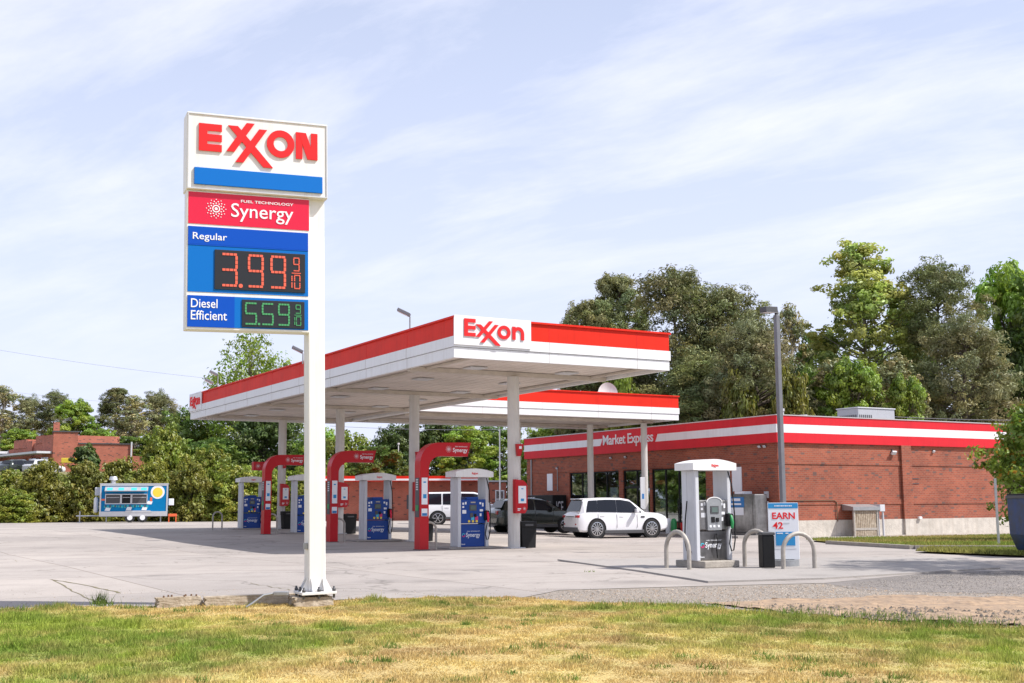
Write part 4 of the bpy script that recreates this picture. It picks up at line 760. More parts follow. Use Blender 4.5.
MB().box(.1, .65, .9, 1.5, 1.851, 1.98, .02).build('top_sign', 'paper', t)
for i in range(3):  # stacked boxes stand in for an unclear blue and white shape
    t = thing('water_case', ['white wrapped case of bottles at the bottom of a pile beside the white car nose', 'white wrapped case of bottles in the middle of the pile beside the white car nose', 'white wrapped case of bottles on top of the pile beside the white car nose'][i], 'bottle case', sp(-1.35+.05*i, 7.75-.08*i, GZ+.11+.26*i), TH+.1*i)
    MB().box(0, .45, 0, .66, 0, .25, .03).build('case', 'paper', t); MB().box(-.008, -.0005, .1, .56, .05, .2).box(.1, .36, -.008, -.0005, .05, .2).build('print', 'paper_blue' if i != 1 else 'logo_red', t)
for i, (c_, lab) in enumerate((('paper', 'white gas cylinder on the walkway by the big shop window'), ('green', 'green gas cylinder right of the white one by the shop window'))):
    m = MB(); m.tube([(0, 0, 0), (0, 0, .08), (0, 0, .55), (0, 0, .68), (0, 0, .72)], [.13, .15, .15, .10, .05], 16); o = m.build('gas_cylinder', c_); o.location = sp(-1.5, 6.25-.42*i); tag(o, lab, 'gas cylinder')
t = thing('goods_rack', 'dark wire goods rack standing against the shop window', 'goods rack', sp(-.75, 5.35), TH)
MB().box(0, .5, 0, 1.1, .0, .05).box(0, .5, 0, 1.1, .75, .80).box(0, .5, 0, 1.1, 1.3, 1.34).box(0, .04, 0, .04, .05, 1.34).box(0, .04, 1.06, 1.1, .05, 1.34).box(.46, .5, 0, .04, .05, 1.34).box(.46, .5, 1.06, 1.1, .05, 1.34).build('frame', 'black', t)
MB().box(.05, .42, .1, .5, .8, 1.15, .02).box(.05, .42, .55, 1.0, .06, .5, .02).build('goods', 'logo_red', t); MB().box(.05, .42, .1, .5, .06, .5, .02).build('goods', 'dgrey', t)
t = thing('column_notice', 'narrow grey notice board strapped to the right column of the second canopy', 'notice board', tuple(c2loc+CU*(W2-1.28)+CV*1.55)[:2]+(.95,), TH)
MB().box(0, .28, 0, .05, 0, 1.55, .01).build('board', 'lgrey', t); MB().box(.08, .2, -.006, -.0005, .5, .75).build('print', 'paper_blue', t)
# ------------------------------------------------------------------ far brick building beyond the pumps
p = at(507, 503, 96); fb = thing('brick_outbuilding', 'low brick building with a red roof edge beyond the pumps', 'building', (p.x, p.y, H(96, p.x)), TH*.35)
W_ = 14.2
MB().box(-W_, -2.35, 0, 6, 0, 3.05).box(-2.349, -.55+.5, 0.02, 6, 0, 2.95).build('wall', 'brick_far', fb)
MB().box(-W_-.6, -2.3, -1.3, 5, 3.051, 3.45).build('roof_edge', 'red', fb); MB().box(-W_-.61, -2.29, -1.31, -1.2905, 3.10, 3.24).build('stripe', 'fascia_white', fb)
MB().box(-2.37, .02, -.05, 6.1, 3.0, 3.12).build('parapet_cap', 'lgrey', fb)
wf = MB().box(-.95, -.22, -.03, .018, .9, 2.35).build('window', 'paper', fb)
MB().box(-.87, -.62, -.04, -.0305, 1.0, 1.6).box(-.55, -.30, -.04, -.0305, 1.0, 1.6).box(-.87, -.62, -.04, -.0305, 1.68, 2.27).box(-.55, -.30, -.04, -.0305, 1.68, 2.27).build('pane', 'glass', wf)
MB().box(-10.6, -9.6, -.04, -.0005, 0, 2.2).build('door', 'brick_far', fb); MB().box(-8, -5.4, -.04, -.0005, .9, 2.0).build('roller_shutter', 'dgrey', fb)
t = thing('shed_pole', 'thin white flag pole rising over the far brick building', 'pole', at(398, 500, 104)*1, 0); t.location.z = -.05; MB().cyl(0, 0, 0, 6.4, .06, .04).build('shaft', 'white', t); MB().cyl(0, 0, 6.4, 6.55, .1).build('finial', 'white', t)
t = thing('shed_pole', 'thin white pole behind the left end of the shop roof', 'pole', at(500, 500, 92)*1, 0); t.location.z = -.05; MB().cyl(0, 0, 0, 7.0, .07, .05).build('shaft', 'white', t)
# ------------------------------------------------------------------ red brick shops on the rise at the left
hl = MB(); m_ = [(-75, 112), (-52, 106), (-30, 108), (-28, 150), (-20, 260), (-130, 260), (-110, 120)]
HZ = 4.6
b = bmesh.new(); top = [b.verts.new((x, y, HZ)) for x, y in [(-74, 124), (-50, 119), (-34, 122), (-36, 150), (-36, 250), (-140, 250), (-120, 128)]]; bot = [b.verts.new((x, y, -.3)) for x, y in [(-78, 113), (-48, 108), (-27, 111), (-24, 150), (-20, 265), (-150, 265), (-130, 114)]]
b.faces.new(top); [b.faces.new((top[i], top[(i+1) % 7], bot[(i+1) % 7], bot[i])) for i in range(7)]; bmesh.ops.recalc_face_normals(b, faces=b.faces[:])
me = bpy.data.meshes.new('hill'); b.to_mesh(me); b.free(); me.materials.append(base_m); o = bpy.data.objects.new('hill', me); col.objects.link(o); o['kind'] = 'structure'
DB = 140.; pc = at(52, 470, DB); sc_ = DB/F_PX
t = thing('brick_shops', 'stepped red brick shop row on the rise at the left', 'building', (pc.x, pc.y, HZ), R(22))
hh = lambda py: CAMZ+(503.5-py)*sc_-HZ
MB().box(0, 23*sc_+.0, 0, 4, 0, hh(431)).box(23*sc_+.001, 76*sc_, 0, 4, 0, hh(441)-.2).box(76*sc_+.001, 108*sc_, 0.0, 4, 0, hh(452.5)-.2).build('wall', 'brick_far', t)
MB().box(-.1, 23*sc_+.1, -.1, 4, hh(431)+.001, hh(431)+.15).box(23*sc_+.11, 76*sc_+.1, -.1, 4, hh(441)-.199, hh(441)-.06).build('coping', 'dgrey', t)
MB().box(74*sc_, 75.5*sc_, -.2, -.0005, 0, hh(440)).build('downpipe', 'lgrey', t)
MB().box(-.0, .7, 2.6, 3.6, hh(431)+.151, hh(431)+1.3).build('chimney', 'brick_far', t)
# frontage running away to the left
fr_ = thing('brick_shops', 'shaded shop frontage with raised parapets left of the tall brick end wall', 'building', (pc.x-.03, pc.y+.05, HZ), R(131))
MB().box(.02, 3.5, -8, 0, 0, 4.9).box(3.501, 7.5, -8, -.4, 0, 4.1).box(7.501, 9.5, -8, -.2, 0, 4.5).box(9.501, 16, -8, -.3, 0, 3.7).box(16.001, 34, -8, -.6, 0, 3.2).build('wall', 'brick_far', fr_)
MB().box(3.9, 6.6, -6, -.3, 4.101, 5.0).box(9.6, 14.0, -6, -.2, 3.701, 4.75).build('parapet', 'brick_far', fr_)
m = MB()
for k in range(5): m.box(1.2+k*4, 3.6+k*4, -.001 if k == 0 else -.28, .06, .3, 2.3)
m.build('shop_window', 'glass', fr_); MB().box(.2, 30, .0605, 1.8, 2.7, 2.95).build('awning', 'lgrey', fr_); MB().box(16, 30, -.5, 1.9, 3.21, 3.5).build('roof_edge', 'lgrey', fr_)
o = MB().box(0, 3.4, 0, .12, 0, .55, .05).tube([(.2, .06, -1.0), (.2, .06, 0)], .04).tube([(3.2, .06, -1.0), (3.2, .06, 0)], .04).build('yellow_banner', 'yellow'); p = at(61, 462, DB-4); o.location = (p.x, p.y, HZ+1.45); tag(o, 'yellow banner on posts in front of the tall brick end wall', 'banner')
# ------------------------------------------------------------------ vehicles: lofted bodies
def car(name, label, loc, rz, P_):
    t = thing(name, label, P_.get('cat', 'car'), loc, rz); Lc, hw = P_['L'], P_['hw']
    ST = P_['st']      # (x, z_bottom, z_belt, z_top, half width at belt, half width at top)
    def sec(s_):
        x, zb, zm, zt, wm, wt = s_; mid = zb+(zm-zb)*.45
        return [(0, zb), (wm*.86, zb), (wm*.97, zb+.08), (wm*1.0, mid), (wm*.985, zm-.08), (wm*.965, zm), (wt+.01, max(zm+.002, zt-.07)), (wt*.86, max(zm+.004, zt-.012)), (0, max(zm+.006, zt))]
    rows = []
    for s_ in ST:
        h = sec(s_); rows.append([(s_[0], -y, z) for y, z in h[::-1]]+[(s_[0], y, z) for y, z in h[1:]])
    n = len(rows[0]); vs_ = [p for r_ in rows for p in r_]; fs = []
    for i in range(len(rows)-1):
        for k in range(n): fs.append((i*n+k, i*n+(k+1) % n, (i+1)*n+(k+1) % n, (i+1)*n+k))
    m = MB(); m.add(vs_, fs, True); m.add(rows[0], [tuple(range(n))]); m.add(rows[-1], [tuple(range(n))])
    bd = m.build('body', P_['paint'], t)
    me = bd.data
    b = bmesh.new(); b.from_mesh(me); bmesh.ops.remove_doubles(b, verts=b.verts[:], dist=.001); bmesh.ops.recalc_face_normals(b, faces=b.faces[:]); 
    for e in b.edges: e.smooth = (len(e.link_faces) == 2 and e.calc_face_angle(0) < R(32))
    b.to_mesh(me); b.free()
    def interp(x):
        for a, c_ in zip(ST, ST[1:]):
            if a[0] <= x <= c_[0]:
                f = (x-a[0])/(c_[0]-a[0]); return [a[i]+(c_[i]-a[i])*f for i in range(6)]
        return ST[-1]
    # side glass
    for sd_ in (-1, 1):
        for (xa, xb, ta, tb) in P_['glass']:     # xa..xb at belt, ta..tb at top
            N_ = 6; lo, hi = [], []
            for k in range(N_+1):
                x = xa+(xb-xa)*k/N_; xt = ta+(tb-ta)*k/N_
                s_ = interp(x); s2 = interp(xt); e = .012
                zt = s2[3]-.10; f1 = .06
                lo.append((x, sd_*(s_[4]*.965+e), s_[2]+.03)); hi.append((xt, sd_*(s2[5]+.01+e+.01), zt))
            m = MB(); m.add(lo+hi, [(k, k+1, N_+2+k, N_+1+k) for k in range(N_)]); 
            m.add([(x, y-sd_*.02, z) for x, y, z in lo+hi], [(k, k+1, N_+2+k, N_+1+k) for k in range(N_)]); m.build('side_window', 'car_glass', t, fix=False)
        for x in P_['doors']:
            s_ = interp(x); m = MB(); m.box(x-.006, x+.006, sd_*s_[4]*1.0-.004, sd_*s_[4]*1.0+.006, s_[1]+.18, s_[2]-.02); m.build('door_gap', 'dgrey', t)
        for x in P_['handles']:
            s_ = interp(x); MB().box(x-.11, x+.11, sd_*s_[4]*.99-.02, sd_*s_[4]*.99+.035, s_[2]-.16, s_[2]-.13, .008).build('door_handle', P_['paint'], t)
        s_ = interp(P_['mirror']); m = MB(); m.M = Matrix.Translation((P_['mirror'], sd_*(s_[4]+.13), s_[2]+.10)); m.box(-.07, .09, -.12, .12, -.09, .10, .035); m.build('mirror', P_['paint'], t)
        m = MB(); m.box(P_['wx'][0]+.40, P_['wx'][1]-.40, sd_*hw*.985-.03, sd_*hw*.985+.022, ST[3][1]-.06, ST[3][1]+.09, .015); m.build('sill', 'dgrey', t)
    # wheels
    r_ = P_['wr']
    for x in P_['wx']:
        for sd_ in (-1, 1):
            m = MB(); m.tube([(x, sd_*(hw+.008), r_), (x, sd_*(hw-.22), r_)], r_+.055, 26); m.build('wheel_arch', 'black', t)
            m = MB(); m.tube([(x, sd_*(hw-.20), r_), (x, sd_*(hw-.03), r_), (x, sd_*(hw+.018), r_)], [r_, r_, r_-.03], 28); wh = m.build('tyre', 'tyre', t)
            m = MB(); yy = sd_*(hw+.02)
            rr = r_*.72
            for k in range(24):
                a0, a1 = 2*math.pi*k/24, 2*math.pi*(k+1)/24
                m.add([(x+rr*math.cos(a0), yy, r_+rr*math.sin(a0)), (x+rr*math.cos(a1), yy, r_+rr*math.sin(a1)), (x+rr*.90*math.cos(a1), yy+sd_*.006, r_+rr*.90*math.sin(a1)), (x+rr*.90*math.cos(a0), yy+sd_*.006, r_+rr*.90*math.sin(a0))], [(0, 1, 2, 3)])
            for k in range(P_.get('spokes', 10)):
                a = 2*math.pi*k/P_.get('spokes', 10); c_, s_ = math.cos(a), math.sin(a); w1, w2 = rr*.05, rr*.085
                m.add([(x+c_*rr*.1-s_*w1, yy+sd_*.01, r_+s_*rr*.1+c_*w1), (x+c_*rr*.1+s_*w1, yy+sd_*.01, r_+s_*rr*.1-c_*w1), (x+c_*rr*.94+s_*w2, yy+sd_*.004, r_+s_*rr*.94-c_*w2), (x+c_*rr*.94-s_*w2, yy+sd_*.004, r_+s_*rr*.94+c_*w2)], [(0, 1, 2, 3)])
            m.tube([(x, yy-sd_*.02, r_), (x, yy+sd_*.015, r_)], rr*.18, 12); m.build('rim', 'rim', wh, fix=False)
            m = MB(); m.tube([(x, yy-sd_*.012, r_), (x, yy-sd_*.001, r_)], rr, 20); m.build('brake_disc', 'black', wh)
    # ends: windscreen, rear glass
    def endglass(nm, i0, i1, ins):
        a, b_ = ST[i0], ST[i1]; e = Vector((0, 0, .012)); pts = []
        lo_w, hi_w = a[5]*.9 if a[3]-a[2] > .1 else a[4]*.86, b_[5]*.84
        v_ = [(a[0], -lo_w, a[3]+.03), (a[0], lo_w, a[3]+.03), (b_[0], hi_w, b_[3]-.005), (b_[0], -hi_w, b_[3]-.005)]
        dx_ = .02 if i1 > i0 else -.02; dx_ = -.02 if i1 > i0 else .03
        v_ = [(x+dx_, y, z+.018) for x, y, z in v_]; m = MB(); m.add(v_, [(0, 1, 2, 3)]); m.build(nm, 'car_glass', t, fix=False)
    endglass('rear_window', P_['rg'][0], P_['rg'][1], 0); endglass('windscreen', P_['fg'][0], P_['fg'][1], 0)
    return t, interp
# white luxury SUV
ST_W = [(0.0, .46, .98, 1.0, .80, .70), (.05, .36, 1.06, 1.08, .90, .76), (.16, .30, 1.10, 1.16, .955, .77), (.36, .28, 1.13, 1.68, .985, .76), (.62, .28, 1.14, 1.77, .99, .78), (1.5, .28, 1.13, 1.81, .99, .79), (2.3, .28, 1.11, 1.80, .99, .78), (2.80, .28, 1.10, 1.73, .99, .76), (3.06, .28, 1.10, 1.59, .99, .75), (3.56, .28, 1.11, 1.16, .985, .84), (3.9, .28, 1.09, 1.15, .98, .84), (4.35, .29, 1.04, 1.11, .965, .82), (4.62, .34, .96, 1.04, .93, .76), (4.77, .40, .86, .94, .86, .68), (4.85, .44, .74, .80, .74, .58)]
pw = Vector((3.42, 54.55, 0)); sc1 = thing
su, _ip = car('parked_suv', 'white SUV with black windows parked outside the shop, rear toward the pumps', (2.62, 55.35, H(56, 5)), R(18.5), dict(L=4.85, hw=.99, st=ST_W, paint='carw', glass=[(.44, 1.05, .60, 1.05), (1.065, 2.03, 1.065, 2.03), (2.045, 3.36, 2.045, 2.82)], doors=[1.05, 2.03, 3.1], handles=[1.28, 2.28], mirror=3.02, wr=.425, wx=(.98, 3.86), rg=(2, 3), fg=(9, 7), spokes=12, cat='SUV'))
su.scale = (.94, 1, 1.02)
MB().box(-.03, .10, -.85, .85, .30, .50, .03).build('rear_bumper', 'dgrey', su)
for s_ in (-1, 1):
    MB().box(-.012, .22, s_*.78-.14, s_*.78+.15, .92, 1.03, .012).build('tail_lamp', 'tail', su); MB().box(4.52, 4.72, s_*.78-.10, s_*.78+.10, .80, .90, .02).build('headlight', 'chrome', su)
    MB().box(-.02, .015, s_*.70-.06, s_*.70+.06, .60, .66).build('reflector', 'tail', su)
    MB().box(3.30, 3.50, s_*.99-.004, s_*.99+.012, .90, .98, .005).build('side_vent', 'dgrey', su)
MB().box(-.014, -.0, -.26, .26, .80, .92).build('number_plate', 'lgrey', su); MB().box(.0, .05, -.55, .55, .93, .99, .01).build('rear_trim', 'dgrey', su)
MB().box(4.80, 4.87, -.45, .45, .45, .70, .01).build('grille', 'black', su); MB().box(.25, .62, -.6, .6, 1.72, 1.76, .02).build('spoiler', 'carw', su); MB().box(1.3, 2.5, -.5, .5, 1.775, 1.795).build('sunroof', 'car_glass', su)
# dark green SUV
ST_D = [(0.0, .50, .96, .98, .76, .66), (.06, .40, 1.06, 1.08, .88, .72), (.25, .34, 1.10, 1.18, .93, .70), (.55, .32, 1.12, 1.58, .95, .66), (1.0, .32, 1.12, 1.68, .96, .67), (1.8, .32, 1.09, 1.72, .96, .68), (2.5, .32, 1.06, 1.66, .96, .66), (2.85, .32, 1.05, 1.55, .955, .64), (3.45, .32, 1.06, 1.10, .95, .76), (3.9, .33, 1.0, 1.05, .94, .74), (4.35, .36, .92, .98, .88, .66), (4.55, .44, .78, .84, .76, .5)]
du, _ = car('parked_suv', 'dark green SUV parked between the black ice chest and the canopy column', (-1.08, 59.6, H(60, 0)), R(22), dict(L=4.55, hw=.955, st=ST_D, paint='cargreen', glass=[(.62, 1.05, .75, 1.1), (1.12, 1.95, 1.14, 1.95), (2.02, 3.05, 2.02, 2.6)], doors=[1.08, 1.98, 2.95], handles=[1.3, 2.2], mirror=2.85, wr=.36, wx=(.90, 3.58), rg=(2, 3), fg=(8, 6), spokes=7, cat='SUV'))
for s_ in (-1, 1): MB().box(-.012, .16, s_*.72-.12, s_*.72+.13, .90, 1.08, .015).build('tail_lamp', 'tail', du); MB().box(4.30, 4.48, s_*.7-.1, s_*.7+.1, .76, .87, .02).build('headlight', 'chrome', du)
# big white SUV far back
ST_T = [(0.0, .50, 1.10, 1.15, .90, .85), (.05, .42, 1.16, 1.55, .97, .86), (.14, .40, 1.18, 1.86, .99, .84), (.5, .38, 1.18, 1.93, 1.0, .84), (2.0, .38, 1.16, 1.95, 1.0, .84), (3.0, .38, 1.14, 1.93, 1.0, .83), (3.35, .38, 1.14, 1.82, 1.0, .82), (3.9, .38, 1.16, 1.22, .99, .86), (4.4, .38, 1.12, 1.18, .98, .84), (5.0, .40, 1.04, 1.10, .96, .8), (5.15, .46, .90, .98, .92, .76)]
bu, _ = car('parked_suv', 'big boxy white SUV parked by the far brick building, seen past the nearest arch', (-5.9, 75.2, H(75, -4)), R(8), dict(L=5.15, hw=1.0, st=ST_T, paint='carw', glass=[(.25, 1.2, .25, 1.2), (1.28, 2.2, 1.28, 2.2), (2.28, 3.55, 2.28, 3.28)], doors=[1.24, 2.24, 3.3], handles=[1.5, 2.5], mirror=3.35, wr=.40, wx=(1.0, 4.05), rg=(1, 2), fg=(7, 6), spokes=6, cat='SUV'))
bu.scale = (1.14, 1.05, 1.04)
for s_ in (-1, 1): MB().box(-.012, .08, s_*.88-.08, s_*.88+.08, .9, 1.35, .015).build('tail_lamp', 'tail', bu); MB().box(5.0, 5.17, s_*.76-.1, s_*.76+.1, .85, .98, .02).build('headlight', 'chrome', bu)
# tiny cars on the rise
for lab, px, py, c_ in (('small pale grey car on the rise before the brick shops', 36, 466, 'lgrey'), ('small dark car at the far left of the rise before the brick shops', 12, 468, 'cargreen')):
    p = at(px, py, 131); car('parked_car', lab, (p.x-1, p.y, HZ), R(60), dict(L=4.55, hw=.955, st=ST_D, paint=c_, glass=[(.62, 1.05, .75, 1.1), (1.12, 1.95, 1.14, 1.95), (2.02, 3.05, 2.02, 2.6)], doors=[1.98], handles=[1.3], mirror=2.85, wr=.36, wx=(.90, 3.58), rg=(2, 3), fg=(8, 6), spokes=7))
# ------------------------------------------------------------------ food trailer
TY = 89.; k_ = TY/F_PX; gz = H(TY, -30); p0 = at(99.5, 510, TY); 
t = thing('food_trailer', 'blue food trailer with a full moon painted on its side, hatch open', 'food trailer', (p0.x, p0.y, gz), R(15))
Wt = 64.5*k_; zt = 2.80
z0_ = .46
MB().box(0, Wt, 0, 2.2, z0_+.3, zt, .02).build('body', 'trailer', t)
m = MB(); m.box(-.02, Wt+.02, -.03, -.0005, z0_, z0_+.36); m.box(-.02, Wt+.02, -.03, -.0005, zt-.09, zt+.02); m.box(-.02, .09, -.03, -.0005, z0_+.3605, zt-.0905); m.box(Wt-.09, Wt+.02, -.03, -.0005, z0_+.3605, zt-.0905); m.build('trim', 'alu', t)
MB().box(-.05, Wt+.05, -.04, 2.25, zt+.021, zt+.09).build('roof', 'alu', t)
for i, (a, b_) in enumerate(((.42, 1.42), (1.55, 2.15), (2.28, 3.3))):
    f = MB(); f.box(a-.06, b_+.06, -.05, -.031 if False else -.0005, 1.36, 1.42); f.box(a-.06, b_+.06, -.05, -.0005, 2.05, 2.11); f.box(a-.06, a, -.05, -.0005, 1.4205, 2.0495); f.box(b_, b_+.06, -.05, -.0005, 1.4205, 2.0495); fo = f.build('hatch_frame', 'alu', t)
    MB().box(a, b_, -.012, -.0005, 1.42, 2.05).build('opening', 'dgrey' if i != 1 else 'black', fo)
    MB().box(a+.05, b_-.05, -.03, -.0125, 1.83, 1.87).build('rail', 'lgrey', fo)
m = MB(); m.M = Matrix.Translation((0, -.03, 2.62)) @ Matrix.Rotation(R(24), 4, 'X'); m.box(.35, 3.4, -.75, 0, -.02, .03); aw = m.build('awning_hatch', 'alu', t)
m = MB(); m.M = Matrix.Translation((0, -.03, 2.62)) @ Matrix.Rotation(R(24), 4, 'X'); 
for a in (.5, 1.3, 2.2, 2.9): m.box(a, a+.4, -.7, -.2, .031, .036)
m.build('print', 'cyan', aw)
m = MB(); [m.tube([(a, -.02, 2.1), (a, -.6, 2.36)], .02, 6) for a in (.4, 3.35)]; m.build('awning_strut', 'galv', t)
MB().disc_y(4.08, 2.24, -.012, .50, 32, .011).build('moon_disc', 'paper', t); MB().disc_y(4.08, 2.22, -.018, .36, 32, .0055).build('moon_centre', 'yellow', t)
m = MB(); r2 = random.Random(4)
for i in range(16): a = .3+i*.2; m.box(a, a+.14, -.02, -.0005, 1.12+r2.uniform(-.06, .04), 1.28+r2.uniform(-.03, .04))
m.build('painted_table_row', 'teal', t)
m = MB()
for i in range(9): a = .35+i*.35; m.box(a, a+.10, -.026, -.0205, 1.15, 1.28)
m.build('painted_figures', 'dgrey', t)
m = MB()
for a, z_ in ((.55, .88), (2.05, .92), (3.15, .92), (3.5, 1.35)): m.prism([(a-.2, z_), (a+.16, z_-.02), (a+.24, z_+.2), (a-.1, z_+.24)], -.02, -.0005, 'y')
m.build('painted_cards', 'paper', t); MB().box(3.55, 3.7, -.02, -.0005, 1.55, 1.85).box(.1, .36, -.02, -.0005, 1.62, 1.75).build('painted_patch', 'orange', t)
for i in range(2):
    x_ = 2.15+.9*i; w_ = MB().tube([(x_, -.02, .36), (x_, .22, .36)], .36, 24).build('wheel', 'tyre', t)
    MB().tube([(x_, -.04, .36), (x_, -.015, .36)], .19, 20).build('rim', 'paper', w_)
MB().prism([(1.75, .75), (1.85, .88), (3.6, .88), (3.7, .75)][::-1], -.06, .2, 'y').build('fender', 'alu', t)
MB().box(.1, Wt-.1, .1, 2.1, .42, .819).build('chassis', 'black', t)
MB().tube([(0, 1.1, .5), (-1.7, 1.1, .5)], .05, 8).tube([(-1.45, 1.1, .02), (-1.45, 1.1, .85)], .05, 8).box(-1.6, -1.3, 1.0, 1.2, .0, .05).build('tow_hitch', 'alu', t)
for y_ in (.9, 1.35): MB().tube([(-.32, y_, .75), (-.32, y_, .85), (-.32, y_, 1.75), (-.32, y_, 1.9)], [.1, .17, .17, .08], 14).build('gas_bottle', 'paper', t)
MB().box(-.42, -.02, .55, 1.5, 2.0, 2.6, .05).build('air_unit', 'lgrey', t)
MB().box(Wt+.06, Wt+.45, .3, .9, 1.25, 1.75, .03).build('generator_box', 'paper', t)
MB().cyl(.85, .8, zt+.09, zt+.35, .18).cyl(.85, .8, zt+.35, zt+.62, .33, .24).build('roof_fan', 'alu', t)
m = MB(); [m.box(a, a+.08, .1, .2, 0, .5) for a in (.45, Wt-.5)]; m.build('stabiliser_leg', 'galv', t)
t = thing('orange_table', 'small orange table on the ground at the right end of the food trailer', 'table', (p0.x+Wt*.97+.05, p0.y+1.3, gz), R(15))
MB().box(0, .62, 0, .5, .42, .62, .02).build('table_top', 'orange', t); [MB().box(a, a+.07, b_, b_+.07, 0, .4195).build('leg', 'orange', t) for a in (.02, .53) for b_ in (.02, .41)]
# ------------------------------------------------------------------ dumpster, sign post, wires
p = gp(1043, 558); t = thing('dumpster', 'dark blue steel dumpster cut off by the right edge', 'dumpster', p, R(4))
m = MB(); m.prism([(.16, .12), (0, .5), (-.02, 1.35), (1.9, 1.35), (1.86, .5), (1.7, .12)][::-1], 0, 1.5, 'y'); m.build('tub', 'dump', t)
MB().box(-.05, 1.95, -.03, 1.53, 1.351, 1.42, .01).box(-.045, 1.93, -.03, -.0005, .80, .86).build('rim', 'dgrey', t)
for a in (.1, .6, 1.1, 1.6): MB().box(a, a+.06, -.04, -.0005, .5, 1.349).build('stiffener', 'dump', t)
MB().box(-.03, .92, 0, 1.5, 1.421, 1.46, .01).box(.95, 1.92, 0, 1.5, 1.421, 1.46, .01).build('lid', 'black', t)
for a in (.2, 1.6): MB().tube([(a, .1, .07), (a+.05, .1, .07)], .07, 12).build('caster', 'black', t)
p = gp(999, 547.5); t = thing('sign_post', 'thin bare metal post on the verge left of the dumpster', 'post', p, 0); MB().box(-.035, .035, -.015, .015, 0, 2.0).build('post', 'galv', t)
def wire(lab, pts, r_=.02, grp=None):
    P_ = [at(*p) for p in pts]; out_ = []
    for a, b_ in zip(P_, P_[1:]):
        n = 12
        for i in range(n): f = i/n; q_ = a.lerp(b_, f); q_.z -= 4*f*(1-f)*(b_-a).length*.012; out_.append(q_)
    out_.append(P_[-1]); o = MB().tube(out_, r_, 5).build('power_line', 'wire'); tag(o, lab, 'power line', grp or 'overhead power lines'); return o
wire('thin power line sloping down across the sky left of the price sign', [(-120, 328, 100), (205, 378, 100)], .010)
wire('faint lower power line above the treetops at far left', [(-120, 372, 118), (120, 403, 118)], .009)
wire('power line passing low behind the shop roof at right', [(880, 416, 74), (1120, 419, 70)], .02)
wire('upper power line behind the far row of trees under the canopy', [(330, 426, 86), (560, 428, 86)], .015)
# ------------------------------------------------------------------ vegetation
def leaves_mesh(name, P, Nn, size, tint, m, parent, aspect=.55, bend=.25):
    """P points, Nn leaf normals, one bent quad (two triangles) per leaf"""
    n = len(P); rg = RNG
    a = rg.normal(size=(n, 3)); t1 = np.cross(Nn, a); t1 /= np.linalg.norm(t1, axis=1)[:, None]+1e-9; t2 = np.cross(Nn, t1)
    s = (size*rg.uniform(.6, 1.35, n))[:, None]; nb = Nn/np.linalg.norm(Nn, axis=1)[:, None]
    v = np.empty((n, 4, 3)); v[:, 0] = P-t1*s; v[:, 1] = P+t2*s*aspect+nb*s*bend; v[:, 2] = P+t1*s; v[:, 3] = P-t2*s*aspect+nb*s*bend
    me = bpy.data.meshes.new(name); me.vertices.add(4*n); me.vertices.foreach_set('co', v.astype(np.float32).ravel())
    idx = np.arange(4*n).reshape(n, 4); tri = np.concatenate([idx[:, [0, 1, 2]], idx[:, [0, 2, 3]]], axis=1).reshape(-1)
    me.loops.add(len(tri)); me.loops.foreach_set('vertex_index', tri.astype(np.int32)); me.polygons.add(2*n)
    me.polygons.foreach_set('loop_start', np.arange(0, 6*n, 3, dtype=np.int32)); me.polygons.foreach_set('loop_total', np.full(2*n, 3, np.int32)); me.update(calc_edges=True)
    at_ = me.color_attributes.new('tint', 'FLOAT_COLOR', 'POINT'); c = np.ones((n, 4, 4)); c[:, :, :3] = tint[:, None, :]; at_.data.foreach_set('color', c.astype(np.float32).ravel())
    me.materials.append(m); o = bpy.data.objects.new(name, me); col.objects.link(o); o.parent = parent; return o
